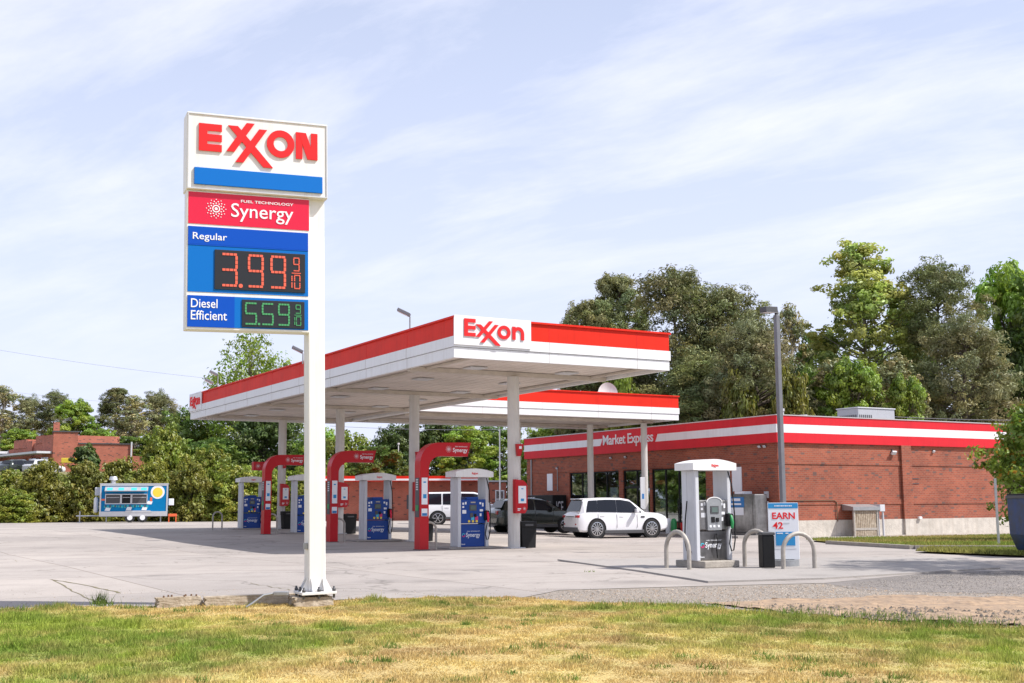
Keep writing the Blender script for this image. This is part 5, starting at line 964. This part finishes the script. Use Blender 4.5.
def tree_proto(name, h, w_, style, m, nleaf, lsize, seed, bark='bark', cz=.3, nclump=60, trunk_r=.22, flat=.7, label='', fillf=.15):
    r = random.Random(seed); rg = np.random.default_rng(seed)
    t = thing(name, label or name, 'tree', (0, 0, -300))
    base = cz*h; CH = h-base; cl = []
    k = 0
    while len(cl) < nclump and k < 20000:
        k += 1; f = r.random()
        if style == 'pine': prof = (math.sin(math.pi*min(1, (f*.84+.14)))**.6)*(1 if f < .8 else 1-(f-.8)*.9); ang = r.uniform(0, 6.283); rad = prof*(.35+.65*math.sqrt(r.random())); cr = r.uniform(.08, .15)*w_
        elif style == 'cone': prof = (1-f)**.8*.95+.05; ang = r.uniform(0, 6.283); rad = prof*(.45+.55*math.sqrt(r.random())); cr = r.uniform(.10, .17)*w_
        elif style == 'dome': prof = math.sqrt(max(0, 1-(f*.95)**2.2)); ang = r.uniform(0, 6.283); rad = prof*(.3+.7*math.sqrt(r.random())); cr = r.uniform(.10, .19)*w_
        elif style == 'tall': prof = math.sin(math.pi*min(1, (f**.85*.92+.07)))**.6; ang = r.uniform(0, 6.283); rad = prof*(.25+.75*math.sqrt(r.random())); cr = r.uniform(.07, .13)*w_
        else: prof = math.sqrt(max(0, 1-((f-.45)/.56)**2)); ang = r.uniform(0, 6.283); rad = prof*(.3+.7*math.sqrt(r.random())); cr = r.uniform(.09, .17)*w_
        x, y = rad*w_/2*.9*math.cos(ang), rad*w_/2*.9*math.sin(ang); z = base+f*CH*.95
        x *= 1+.12*math.sin(ang*2+seed); y *= 1+.12*math.cos(ang*3+seed)
        cl.append((x, y, z, cr))
    # trunk and limbs
    m_ = MB(); top = h*(.93 if style in ('pine', 'cone', 'tall') else .72); wob = [(0, 0)]+[(r.uniform(-1, 1)*.02*h*(i/6), r.uniform(-1, 1)*.02*h*(i/6)) for i in range(1, 7)]
    tp = [Vector((wob[i][0], wob[i][1], top*i/6-.3*(i == 0))) for i in range(7)]; m_.tube(tp, [trunk_r*(1.25 if i == 0 else 1-.13*i) for i in range(7)], 9)
    def tpt(z): f = max(0, min(5.999, z/top*6)); i = int(f); return tp[i].lerp(tp[i+1], f-i)
    for (x, y, z, cr) in cl:
        if h < 6 and r.random() < .5: continue
        zz = min(top*.95, max(base*.6, z-abs(math.hypot(x, y))*(.35 if style == 'pine' else .75))); a = tpt(zz); b_ = Vector((x, y, z)); mid = a.lerp(b_, .5)+Vector((0, 0, -.04*(b_-a).length if style != 'pine' else .05)); f = 1-zz/h
        m_.tube([a, mid, b_], [trunk_r*.30*f+.03, trunk_r*.18*f+.022, .012], 5, caps=False)
    m_.build('trunk', M[bark], t, fix=False)
    fill = fillf
    tot = sum(c[3]**2 for c in cl); Ps, Ns, Ts = [], [], []
    for (x, y, z, cr) in cl:
        n = max(6, int(nleaf*cr**2/tot)); ns = 9 if style == 'pine' else 7
        sd = rg.normal(size=(ns, 3)); sd /= np.linalg.norm(sd, axis=1)[:, None]; sc_c = sd*cr*(rg.uniform(.45, 1.05, ns)[:, None])*np.array([1.2, 1.2, flat])
        which = rg.integers(0, ns, n); d = rg.normal(size=(n, 3)); d /= np.linalg.norm(d, axis=1)[:, None]
        sr = cr*rg.uniform(.30, .52, ns); off = d*(sr[which]*rg.random(n)**.4)[:, None]*np.array([1.1, 1.1, .8])
        p = np.array([x, y, z])+sc_c[which]+off; d2 = d*.75+sd[which]*.45; nn = d2*np.array([.85, .85, 1])+rg.normal(size=(n, 3))*.3+np.array([0, 0, .25])
        if style == 'pine': nn = d2+rg.normal(size=(n, 3))*.45+np.array([0, 0, .25])
        nn /= np.linalg.norm(nn, axis=1)[:, None]; Ps.append(p); Ns.append(nn)
        cv = r.uniform(.75, 1.22); yv = r.uniform(.85, 1.2)
        tt = rg.uniform(.7, 1.3, n)[:, None]*np.array([cv*yv, cv, cv*r.uniform(.8, 1.1)]); Ts.append(tt)
    if fill:      # loose foliage between the clumps, so the crown reads as one mass
        k = int(nleaf*fill); ci = rg.integers(0, len(cl), (k, 2)); ca = np.array([c[:3] for c in cl]); fr = rg.random((k, 1)); near = np.linalg.norm(ca[ci[:, 0]]-ca[ci[:, 1]], axis=1) < w_*.42
        p = (ca[ci[:, 0]]*fr+ca[ci[:, 1]]*(1-fr))[near]; p = p+rg.normal(size=p.shape)*w_*.035; k = len(p)
        nn = rg.normal(size=(k, 3))*.45+np.array([0, 0, .55])+p*np.array([1, 1, 0])/w_*2; nn /= np.linalg.norm(nn, axis=1)[:, None]; Ps.append(p); Ns.append(nn); Ts.append(rg.uniform(.7, 1.3, k)[:, None]*np.ones((k, 3)))
    leaves_mesh('crown', np.concatenate(Ps), np.concatenate(Ns), lsize, np.concatenate(Ts), m, t, aspect=.28 if style == 'pine' else .6)
    return t, h, w_
LM = {k: leaf_mat('leaf_'+k, c, tr) for k, c, tr in (('pine', (.21, .225, .09), .3), ('palepine', (.27, .275, .125), .32), ('bright', (.25, .36, .05), .45), ('green', (.15, .225, .045), .4), ('dark', (.085, .125, .032), .3), ('pale', (.40, .45, .13), .45), ('brown', (.30, .29, .14), .34), ('hedge', (.21, .215, .035), .38), ('yel', (.27, .32, .05), .42), ('autumn', (.22, .32, .05), .45))}
PR = {}
def proto(k, *a, **q): PR[k] = list(tree_proto(*a, **q))+[True]
proto('pineA', 'pine_tree', 18, 6.8, 'pine', LM['pine'], 40000, .145, 1, cz=.22, nclump=150, flat=.8, fillf=.22)
proto('pineB', 'pine_tree', 19, 9.5, 'pine', LM['pine'], 52000, .145, 2, cz=.12, nclump=210, flat=.8, fillf=.22)
proto('pineT', 'pine_tree', 21, 7.6, 'pine', LM['pine'], 32000, .14, 3, cz=.26, nclump=150, flat=.75, fillf=.12)
proto('pineP', 'pine_tree', 14.5, 8, 'pine', LM['palepine'], 40000, .14, 4, cz=.10, nclump=160, flat=.75, fillf=.15)
proto('tall', 'deciduous_tree', 21, 8, 'tall', LM['pale'], 36000, .14, 5, 'palebark', cz=.10, nclump=190, flat=.85, fillf=.15)
proto('broad', 'deciduous_tree', 10, 6.2, 'broad', LM['bright'], 30000, .12, 6, cz=.10, nclump=95, flat=.75)
proto('green', 'deciduous_tree', 11, 6.8, 'broad', LM['green'], 30000, .125, 7, cz=.08, nclump=95, flat=.75)
proto('dark', 'evergreen_tree', 9, 7.5, 'dome', LM['dark'], 30000, .12, 8, cz=.03, nclump=90, flat=.8)
proto('brown', 'bare_tree', 12, 5.5, 'tall', LM['brown'], 10000, .11, 9, 'palebark', cz=.18, nclump=110, flat=.8)
proto('airy', 'deciduous_tree', 17, 10, 'broad', LM['bright'], 11000, .15, 10, cz=.25, nclump=120, flat=.8)
proto('bush', 'shrub', 4.0, 5.0, 'dome', LM['hedge'], 16000, .115, 11, cz=.0, nclump=85, trunk_r=.08, flat=.9)
proto('ybush', 'shrub', 4.6, 5.0, 'dome', LM['yel'], 13000, .12, 12, cz=.0, nclump=85, trunk_r=.08, flat=.9)
proto('cone', 'evergreen_tree', 6.5, 4, 'cone', LM['dark'], 15000, .15, 13, cz=.02, nclump=80, trunk_r=.12, flat=.7)
for k in PR: PR[k][0].location = (0, 0, 0)
def tree(kind, px, top, wpx, Y, label, group=None, base=None, cat=None, name=None, rot=None):
    pr = PR[kind]; p = at(px, top, Y); g = base if base is not None else H(p.y, p.x); hh = p.z-g; ww = wpx*Y/F_PX
    sx = (1.25 if kind.startswith('pine') else 1.12)*ww/pr[2]; sz = hh/pr[1]; rz = random.uniform(0, 6.28) if rot is None else rot
    if pr[3]: o = pr[0]; pr[3] = False; o.location = (p.x, p.y, g); o.rotation_euler = (0, 0, rz); tag(o, label, None, group); o.scale = (sx, sx, sz)
    else: o = dup(pr[0], (p.x, p.y, g), rz, label, group, (sx, sx, sz))
    o['category'] = cat or ('shrub' if kind in ('bush', 'ybush') else 'tree')
    if not group and 'group' in o: del o['group']
    return o
G1 = 'trees behind the shop'; G2 = 'trees beyond the pumps'; G3 = 'hedge shrubs along the far edge of the lot'; G4 = 'trees behind the brick shops at left'
T = [
 ('brown', 571, 299, 34, 96, 'thin bare tree top just above the big white canopy corner logo', G1),
 ('pineA', 590, 296, 62, 92, 'small dark pine, leftmost of the pines above the front canopy', G1),
 ('pineA', 616, 270, 66, 96, 'rounded dark pine top standing up left of the broadest pine', G1),
 ('pineB', 676, 264, 118, 90, 'broadest dark pine, behind the right end of the front canopy', G1),
 ('pineB', 726, 282, 104, 88, 'full dark pine just right of the broadest pine', G1),
 ('pineP', 752, 318, 90, 80, 'grey green pine with low boughs left of the light pole', G1),
 ('pineB', 700, 350, 110, 84, 'low dark pine boughs behind the second canopy', G1),
 ('brown', 789, 300, 56, 98, 'sparse olive tree just right of the light pole top', G1),
 ('green', 815, 330, 60, 100, 'dark green tree between the light pole and the pale tall tree', G1),
 ('tall', 858, 236, 118, 92, 'tall pale yellow green tree, the highest behind the shop', G1),
 ('brown', 832, 356, 74, 80, 'brown twiggy tree behind the shop roof left of the pale tall tree trunk', G1),
 ('bush', 792, 384, 48, 76, 'bright leafy shrub above the shop roof by the light pole', G1),
 ('broad', 852, 362, 62, 78, 'bright green young tree in front of the pale tall tree', G1),
 ('brown', 896, 352, 70, 80, 'brown twiggy tree behind the air conditioner', G1),
 ('green', 905, 300, 70, 104, 'green tree filling the gap between pale tall tree and tall pine', G1),
 ('pineT', 936, 250, 86, 90, 'tall dark pine with open branches right of the pale tall tree', G1),
 ('pineP', 962, 316, 92, 84, 'spreading grey green pine with drooping boughs behind the right end of the shop', G1),
 ('dark', 1000, 330, 90, 92, 'dark shaded tree mass behind the right end of the shop', G1),
 ('broad', 1008, 268, 84, 96, 'bright green leafy tree at the right edge, tops above the pine', G1),
 ('green', 1062, 250, 110, 92, 'green tree rising out of frame at the right edge', G1),
 ('bush', 742, 388, 50, 78, 'bright green shrub left of the light pole behind the shop', G1),
 ('broad', 905, 378, 44, 77, 'bright green sapling behind the air conditioner', G1),
 ('broad', 812, 372, 44, 82, 'fresh green tree low between light pole and pale tree', G1),
 ('dark', 772, 362, 70, 90, 'dark tree mass behind the shop corner', G1),
 ('dark', 868, 372, 120, 96, 'dark understory tree behind the middle of the shop roof', G1),
 ('ybush', 622, 374, 40, 84, 'small bright yellow green tree above the second canopy beside the dish', G1),
 ('dark', 640, 372, 90, 96, 'dark tree mass behind the satellite dish', G1),
 # middle, under the canopies
 ('airy', 252, 332, 88, 118, 'light airy tree showing above the long canopy beside the price sign pole', G2),
 ('green', 222, 395, 84, 122, 'green tree directly behind the far left end of the long canopy', G2),
 ('dark', 268, 402, 82, 108, 'dark glossy tree under the canopy left of the price sign pole', G2),
 ('broad', 318, 428, 44, 104, 'bright tree just right of the price sign pole under the canopy', G2),
 ('ybush', 352, 438, 60, 102, 'bright yellow green bushy tree behind the second arch', G2),
 ('dark', 396, 424, 60, 110, 'dark tree between the second and nearest red arches', G2),
 ('dark', 436, 420, 80, 112, 'dark tree behind the nearest red arch', G2),
 ('broad', 468, 428, 62, 104, 'bright green tree above the nearest blue pump', G2),
 ('green', 502, 424, 64, 112, 'green tree between nearest pump and shop roof', G2),
 ('broad', 546, 427, 56, 100, 'bright green tree peeping over the far end of the shop roof', G2),
 ('dark', 585, 420, 90, 108, 'dark trees under the second canopy above the shop roof', G2),
 ('green', 378, 446, 66, 100, 'green shrub like tree over the far red roof edge', G2),
 ('ybush', 207, 452, 54, 100, 'light green shrub between food trailer and leftmost pump', G3),
 ('ybush', 238, 468, 56, 97, 'yellow green shrub behind the leftmost blue pump', G3),
 ('ybush', 270, 474, 50, 98, 'yellow green shrub behind the farthest red arch', G3),
 ('ybush', 305, 470, 56, 98, 'yellow green shrub directly behind the price sign pole', G3),
 ('ybush', 338, 466, 50, 100, 'yellow green shrub left of the second arch', G3),
 ('green', 232, 438, 70, 106, 'green thicket above the leftmost pump', G2),
 ('green', 300, 440, 80, 110, 'green thicket behind the third canopy column', G2),
 # hedge by the trailer and left
 ('bush', 43, 466, 50, 96, 'large rounded olive shrub left of the food trailer', G3),
 ('bush', 84, 468, 46, 97, 'olive shrub behind the tow bar of the food trailer', G3),
 ('bush', 118, 464, 50, 99, 'olive shrub behind the middle of the food trailer', G3),
 ('bush', 152, 466, 46, 99, 'olive shrub behind the moon end of the food trailer', G3),
 ('bush', 190, 466, 46, 96, 'large olive shrub just right of the food trailer', G3),
 ('ybush', 6, 472, 50, 98, 'pale weedy shrub at the far left edge', G3),
 ('ybush', 14, 492, 44, 93, 'low pale shrub in front at the far left edge', G3),
 ('ybush', 162, 432, 52, 108, 'pale green bushy tree with white blossom above the food trailer', G3),
 ('green', 190, 440, 66, 112, 'mid green tree right of the blossom tree', G2),
 ('cone', 87, 444, 44, 104, 'dark conical evergreen before the brick end wall', None),
 # far left skyline
 ('brown', 4, 384, 52, 165, 'tall brown pine at the far left edge of the skyline', G4),
 ('pineP', 30, 396, 44, 168, 'brownish pine second from the left on the skyline', G4),
 ('pineT', 57, 387, 30, 168, 'thin open pine above the brick end wall', G4),
 ('broad', 76, 401, 44, 160, 'bright green tree right of the thin open pine', G4),
 ('broad', 20, 430, 40, 158, 'bright green tree low above the shop frontage at far left', G4),
 ('pineT', 92, 420, 22, 164, 'small dark pine at the right of the bright skyline tree', G4),
 ('pineA', 117, 386, 34, 165, 'dark pine, left of the brown tree pair', G4),
 ('brown', 136, 394, 50, 160, 'brown twiggy tree above the stepped end of the brick wall', G4),
 ('pineP', 158, 391, 46, 165, 'brownish pine, highest right of the sky gap', G4),
 ('broad', 104, 430, 30, 150, 'small bright tree low in the sky gap', G4),
 ('green', 178, 408, 46, 140, 'green tree left of the small far canopy logo', G4),
 ('brown', 200, 428, 60, 126, 'brown twiggy tree below the far canopy logo', G4),
 ('green', 134, 436, 60, 148, 'green tree behind the low end of the brick wall', G4),
]
for (k, px, tp_, w_, Y, lab, g) in T: tree(k, px, tp_, w_, Y, lab, g, base=(HZ if Y > 140 and px < 170 else None))
# tree with reddish tips by the dumpster, trunk just outside the frame
p = Vector((18.45, 40.5, -.13))
nt_, h_, w__ = tree_proto('deciduous_tree', 4.9, 4.6, 'broad', LM['autumn'], 15000, .085, 21, cz=.16, nclump=90, trunk_r=.10, flat=.7, label='small leafy tree with reddish tips behind the dumpster at the right edge'); nt_.location = p
me_ = [c for c in nt_.children if c.name.startswith('crown')][0].data; ca = me_.color_attributes['tint']; arr = np.empty(len(ca.data)*4, np.float32); ca.data.foreach_get('color', arr); arr = arr.reshape(-1, 4, 4)
co_ = np.empty(len(me_.vertices)*3, np.float32); me_.vertices.foreach_get('co', co_); zz = co_.reshape(-1, 4, 3)[:, 0, 2]; msk = (RNG.random(len(arr)) < .10) & (zz > 2.2); arr[msk, :, :3] *= np.array([1.9, .75, .6]); ca.data.foreach_set('color', arr.ravel())
# roadside tree out of frame on the right whose shade falls over the apron
tree('airy', 1385, -120, 300, 22.3, 'roadside tree outside the right edge shading the apron', None)
# woods along the far left side of the lot, outside the frame (they show in the shop windows)
for i, (k, x_, y_, sx_) in enumerate((('green', -62, 62, 1.3), ('ybush', -52, 70, 1.6), ('broad', -66, 78, 1.5), ('dark', -72, 90, 1.6), ('green', -48, 84, 1.1), ('broad', -58, 50, 1.5), ('green', -66, 40, 1.5), ('dark', -60, 98, 1.3))):
    dup(PR[k][0], (x_, y_, H(y_, x_)), i*1.3, ['mid green', 'pale yellow', 'bright green', 'dark green', 'small mid green', 'bright spreading', 'tall mid green', 'dark rounded'][i]+' tree of the woods left of the lot, '+['nearest but two to the road', 'at the lot kerb', 'mid wood', 'deep in the wood', 'closest to the hedge', 'second from the road', 'nearest the road', 'farthest back'][i], 'woods outside the left edge', (sx_, sx_, sx_))
# ------------------------------------------------------------------ turf blades
def blades(name, X, Y, Z, hgt, wid, colr, m, lean=.35):
    n = len(X); rg = RNG; a = rg.uniform(0, 2*np.pi, n); dx, dy = np.cos(a)*wid, np.sin(a)*wid; la = rg.uniform(0, 2*np.pi, n); ll = rg.uniform(.1, 1, n)*lean*hgt
    v = np.empty((n, 3, 3)); v[:, 0] = np.c_[X-dx, Y-dy, Z]; v[:, 1] = np.c_[X+dx, Y+dy, Z]; v[:, 2] = np.c_[X+np.cos(la)*ll, Y+np.sin(la)*ll, Z+hgt]
    me = bpy.data.meshes.new(name); me.vertices.add(3*n); me.vertices.foreach_set('co', v.astype(np.float32).ravel()); me.loops.add(3*n); me.loops.foreach_set('vertex_index', np.arange(3*n, dtype=np.int32)); me.polygons.add(n)
    me.polygons.foreach_set('loop_start', np.arange(0, 3*n, 3, dtype=np.int32)); me.polygons.foreach_set('loop_total', np.full(n, 3, np.int32)); me.update(calc_edges=True)
    at_ = me.color_attributes.new('tint', 'FLOAT_COLOR', 'POINT'); c = np.ones((n, 3, 4)); c[:, :, :3] = colr[:, None, :]; at_.data.foreach_set('color', c.astype(np.float32).ravel())
    me.materials.append(m); o = bpy.data.objects.new(name, me); col.objects.link(o); o['kind'] = 'stuff'; return o
turf_m = attr_mat('turf_blades', rough=.8, trans=.35)
n = 420000; Y = 7.6+(RNG.random(n)**.85)*9.6; X = RNG.uniform(-1, 1, n)*(Y*.47+.6)
ex = np.array([q[0] for q in lawn_edge]+[14, 30]); ey = np.array([q[1] for q in lawn_edge]+[10.6, 9]); ex = np.r_[-30, -14, ex]; ey = np.r_[14.6, 15.0, ey]
lim = np.interp(X, ex, ey)+.07*nz(X, Y*0, 7, 11)+.05*RNG.normal(size=len(X)); keep = Y < lim; X, Y = X[keep], Y[keep]
c, g = turf(X, Y); tuft = np.clip(.6+.5*nz(X, Y, 9, 12), .15, 1.6); hgt = (.022+.030*g)*RNG.uniform(.5, 1.7, len(X))*tuft; c = c*RNG.uniform(.65, 1.35, len(X))[:, None]
blades('grass', X, Y, np.zeros_like(X)+.004, hgt, .0042+.0012*(Y-8)/4, c, turf_m, .8)
# clumps of taller green weeds
cx, cy, ch = [], [], []
for i in range(170):
    yy = random.uniform(8.5, 16); xx = random.uniform(-1, 1)*(yy*.46); 
    if yy > np.interp(xx, ex, ey)-.1: continue
    k = random.randint(25, 70); s_ = random.uniform(.03, .09); cx += list(RNG.normal(xx, s_, k)); cy += list(RNG.normal(yy, s_, k)); ch += [random.uniform(.03, .06)]*k
for (px, py, k, s_, hh) in ((100, 604, 90, .05, .16), (103, 606, 60, .10, .10), (55, 609, 120, .16, .09), (20, 611, 90, .16, .08), (135, 609, 100, .15, .07), (190, 612, 100, .2, .07), (700, 608, 200, .3, .08), (640, 606, 160, .3, .08), (920, 626, 320, .3, .11), (860, 618, 260, .3, .09), (790, 614, 220, .3, .08), (970, 627, 200, .3, .09), (590, 572, 16, .05, .05), (250, 606, 50, .1, .06), (370, 603, 90, .2, .06), (480, 601, 120, .25, .06)):
    q = gp(px, py); cx += list(RNG.normal(q.x, s_, k)); cy += list(RNG.normal(q.y, s_*.6, k)); ch += [hh]*k
cx, cy, ch = map(np.array, (cx, cy, ch)); cc = np.array([.17, .24, .05])*RNG.uniform(.6, 1.4, len(cx))[:, None]
blades('weeds', cx, cy, np.zeros_like(cx), ch*RNG.uniform(.5, 1.3, len(cx)), .006, cc, turf_m, .9)
# back lawns
def inpoly(X, Y, P_):
    c = np.zeros(len(X), bool); j = len(P_)-1
    for i in range(len(P_)):
        xi, yi = P_[i]; xj, yj = P_[j]; c ^= ((yi > Y) != (yj > Y)) & (X < (xj-xi)*(Y-yi)/(yj-yi+1e-12)+xi); j = i
    return c
for P_, n in ((LAWN2, 60000), (LAWN3, 12000)):
    X = RNG.uniform(min(p[0] for p in P_), max(p[0] for p in P_), n); Y = RNG.uniform(min(p[1] for p in P_), max(p[1] for p in P_), n); k = inpoly(X, Y, P_); X, Y = X[k], Y[k]
    g = np.clip(.6+.4*nz(X, Y, .9, 21), 0, 1)[:, None]; c = (np.array([.20, .27, .05])*g+np.array([.40, .30, .11])*(1-g))*RNG.uniform(.7, 1.3, len(X))[:, None]
    blades('grass', X, Y, np.array([H(y, x) for x, y in zip(X, Y)])+.05, RNG.uniform(.04, .13, len(X)), .02, c, turf_m, .8)
# weeds strip at the far edge of the lot
n = 60000; X = RNG.uniform(-48, 12, n); Y = RNG.normal(101.5, 1.6, n); Y = np.maximum(Y, 99+.4*np.sin(X)); c = np.array([.22, .26, .06])*RNG.uniform(.6, 1.4, n)[:, None]
blades('grass', X, Y, np.full(n, -.05), RNG.uniform(.1, .55, n)*(1+.4*np.sin(X*.8)), .05, c, turf_m, .6)
# ------------------------------------------------------------------ loose stones on the gravel
GP = wpt((520, 600), (560, 591), (700, 587), (824, 584), (930, 592), (1024, 594))+[(9.5, 17.5), (9.5, 11.8)]+wpt((1024, 628), (900, 623), (760, 613), (700, 606), (600, 603))
def stones(n, poly, smin, smax, seed, zoff=0, tones=((.34, .30, .26), (.20, .18, .165), (.32, .24, .17))):
    rg = np.random.default_rng(seed); xs = [p[0] for p in poly]; ys = [p[1] for p in poly]; X = rg.uniform(min(xs), max(xs), n); Y = rg.uniform(min(ys), max(ys), n); k = inpoly(X, Y, poly); X, Y = X[k], Y[k]; n = len(X)
    s = smin+(smax-smin)*rg.random(n)**3; base = np.array([(1, 0, 0), (-.5, .86, 0), (-.5, -.86, 0), (.1, 0, .75)])
    a = rg.uniform(0, 6.28, n); sq = rg.uniform(.6, 1.3, (n, 3)); v = base[None]*sq[:, None, :]*s[:, None, None]; c_, s_ = np.cos(a)[:, None], np.sin(a)[:, None]
    x = v[:, :, 0]*c_-v[:, :, 1]*s_; y = v[:, :, 0]*s_+v[:, :, 1]*c_; v = np.stack([x+X[:, None], y+Y[:, None], v[:, :, 2]+zoff], 2)
    f = np.array([(0, 1, 3), (1, 2, 3), (2, 0, 3)]); idx = (np.arange(n)[:, None, None]*4+f[None]).reshape(-1)
    me = bpy.data.meshes.new('stones'); me.vertices.add(4*n); me.vertices.foreach_set('co', v.astype(np.float32).ravel()); me.loops.add(len(idx)); me.loops.foreach_set('vertex_index', idx.astype(np.int32)); me.polygons.add(3*n)
    me.polygons.foreach_set('loop_start', np.arange(0, 9*n, 3, dtype=np.int32)); me.polygons.foreach_set('loop_total', np.full(3*n, 3, np.int32)); me.update(calc_edges=True)
    tn = np.array(tones)[rg.integers(0, len(tones), n)]*rg.uniform(.6, 1.4, n)[:, None]; at_ = me.color_attributes.new('tint', 'FLOAT_COLOR', 'POINT'); c = np.ones((n, 4, 4)); c[:, :, :3] = tn[:, None]; at_.data.foreach_set('color', c.astype(np.float32).ravel())
    me.materials.append(stone_m); o = bpy.data.objects.new('loose_stones', me); col.objects.link(o); o['kind'] = 'stuff'
stone_m = attr_mat('stones')
stones(42000, GP, .005, .018, 31)
stones(6000, wpt((740, 604), (900, 608), (1024, 612))+[(9, 13.2), (9, 11.5)]+wpt((1024, 628), (900, 623), (800, 616)), .008, .034, 32, .018, tones=((.15, .125, .105), (.26, .20, .145), (.10, .09, .08)))
stones(16000, wpt((840, 584), (930, 574), (1024, 571), (1024, 594), (930, 592)), .004, .014, 34, 0, tones=((.20, .18, .165), (.12, .11, .10), (.30, .26, .22)))
stones(1500, wpt((0, 606), (300, 600), (520, 597), (640, 592), (640, 588), (0, 590)), .004, .014, 33)
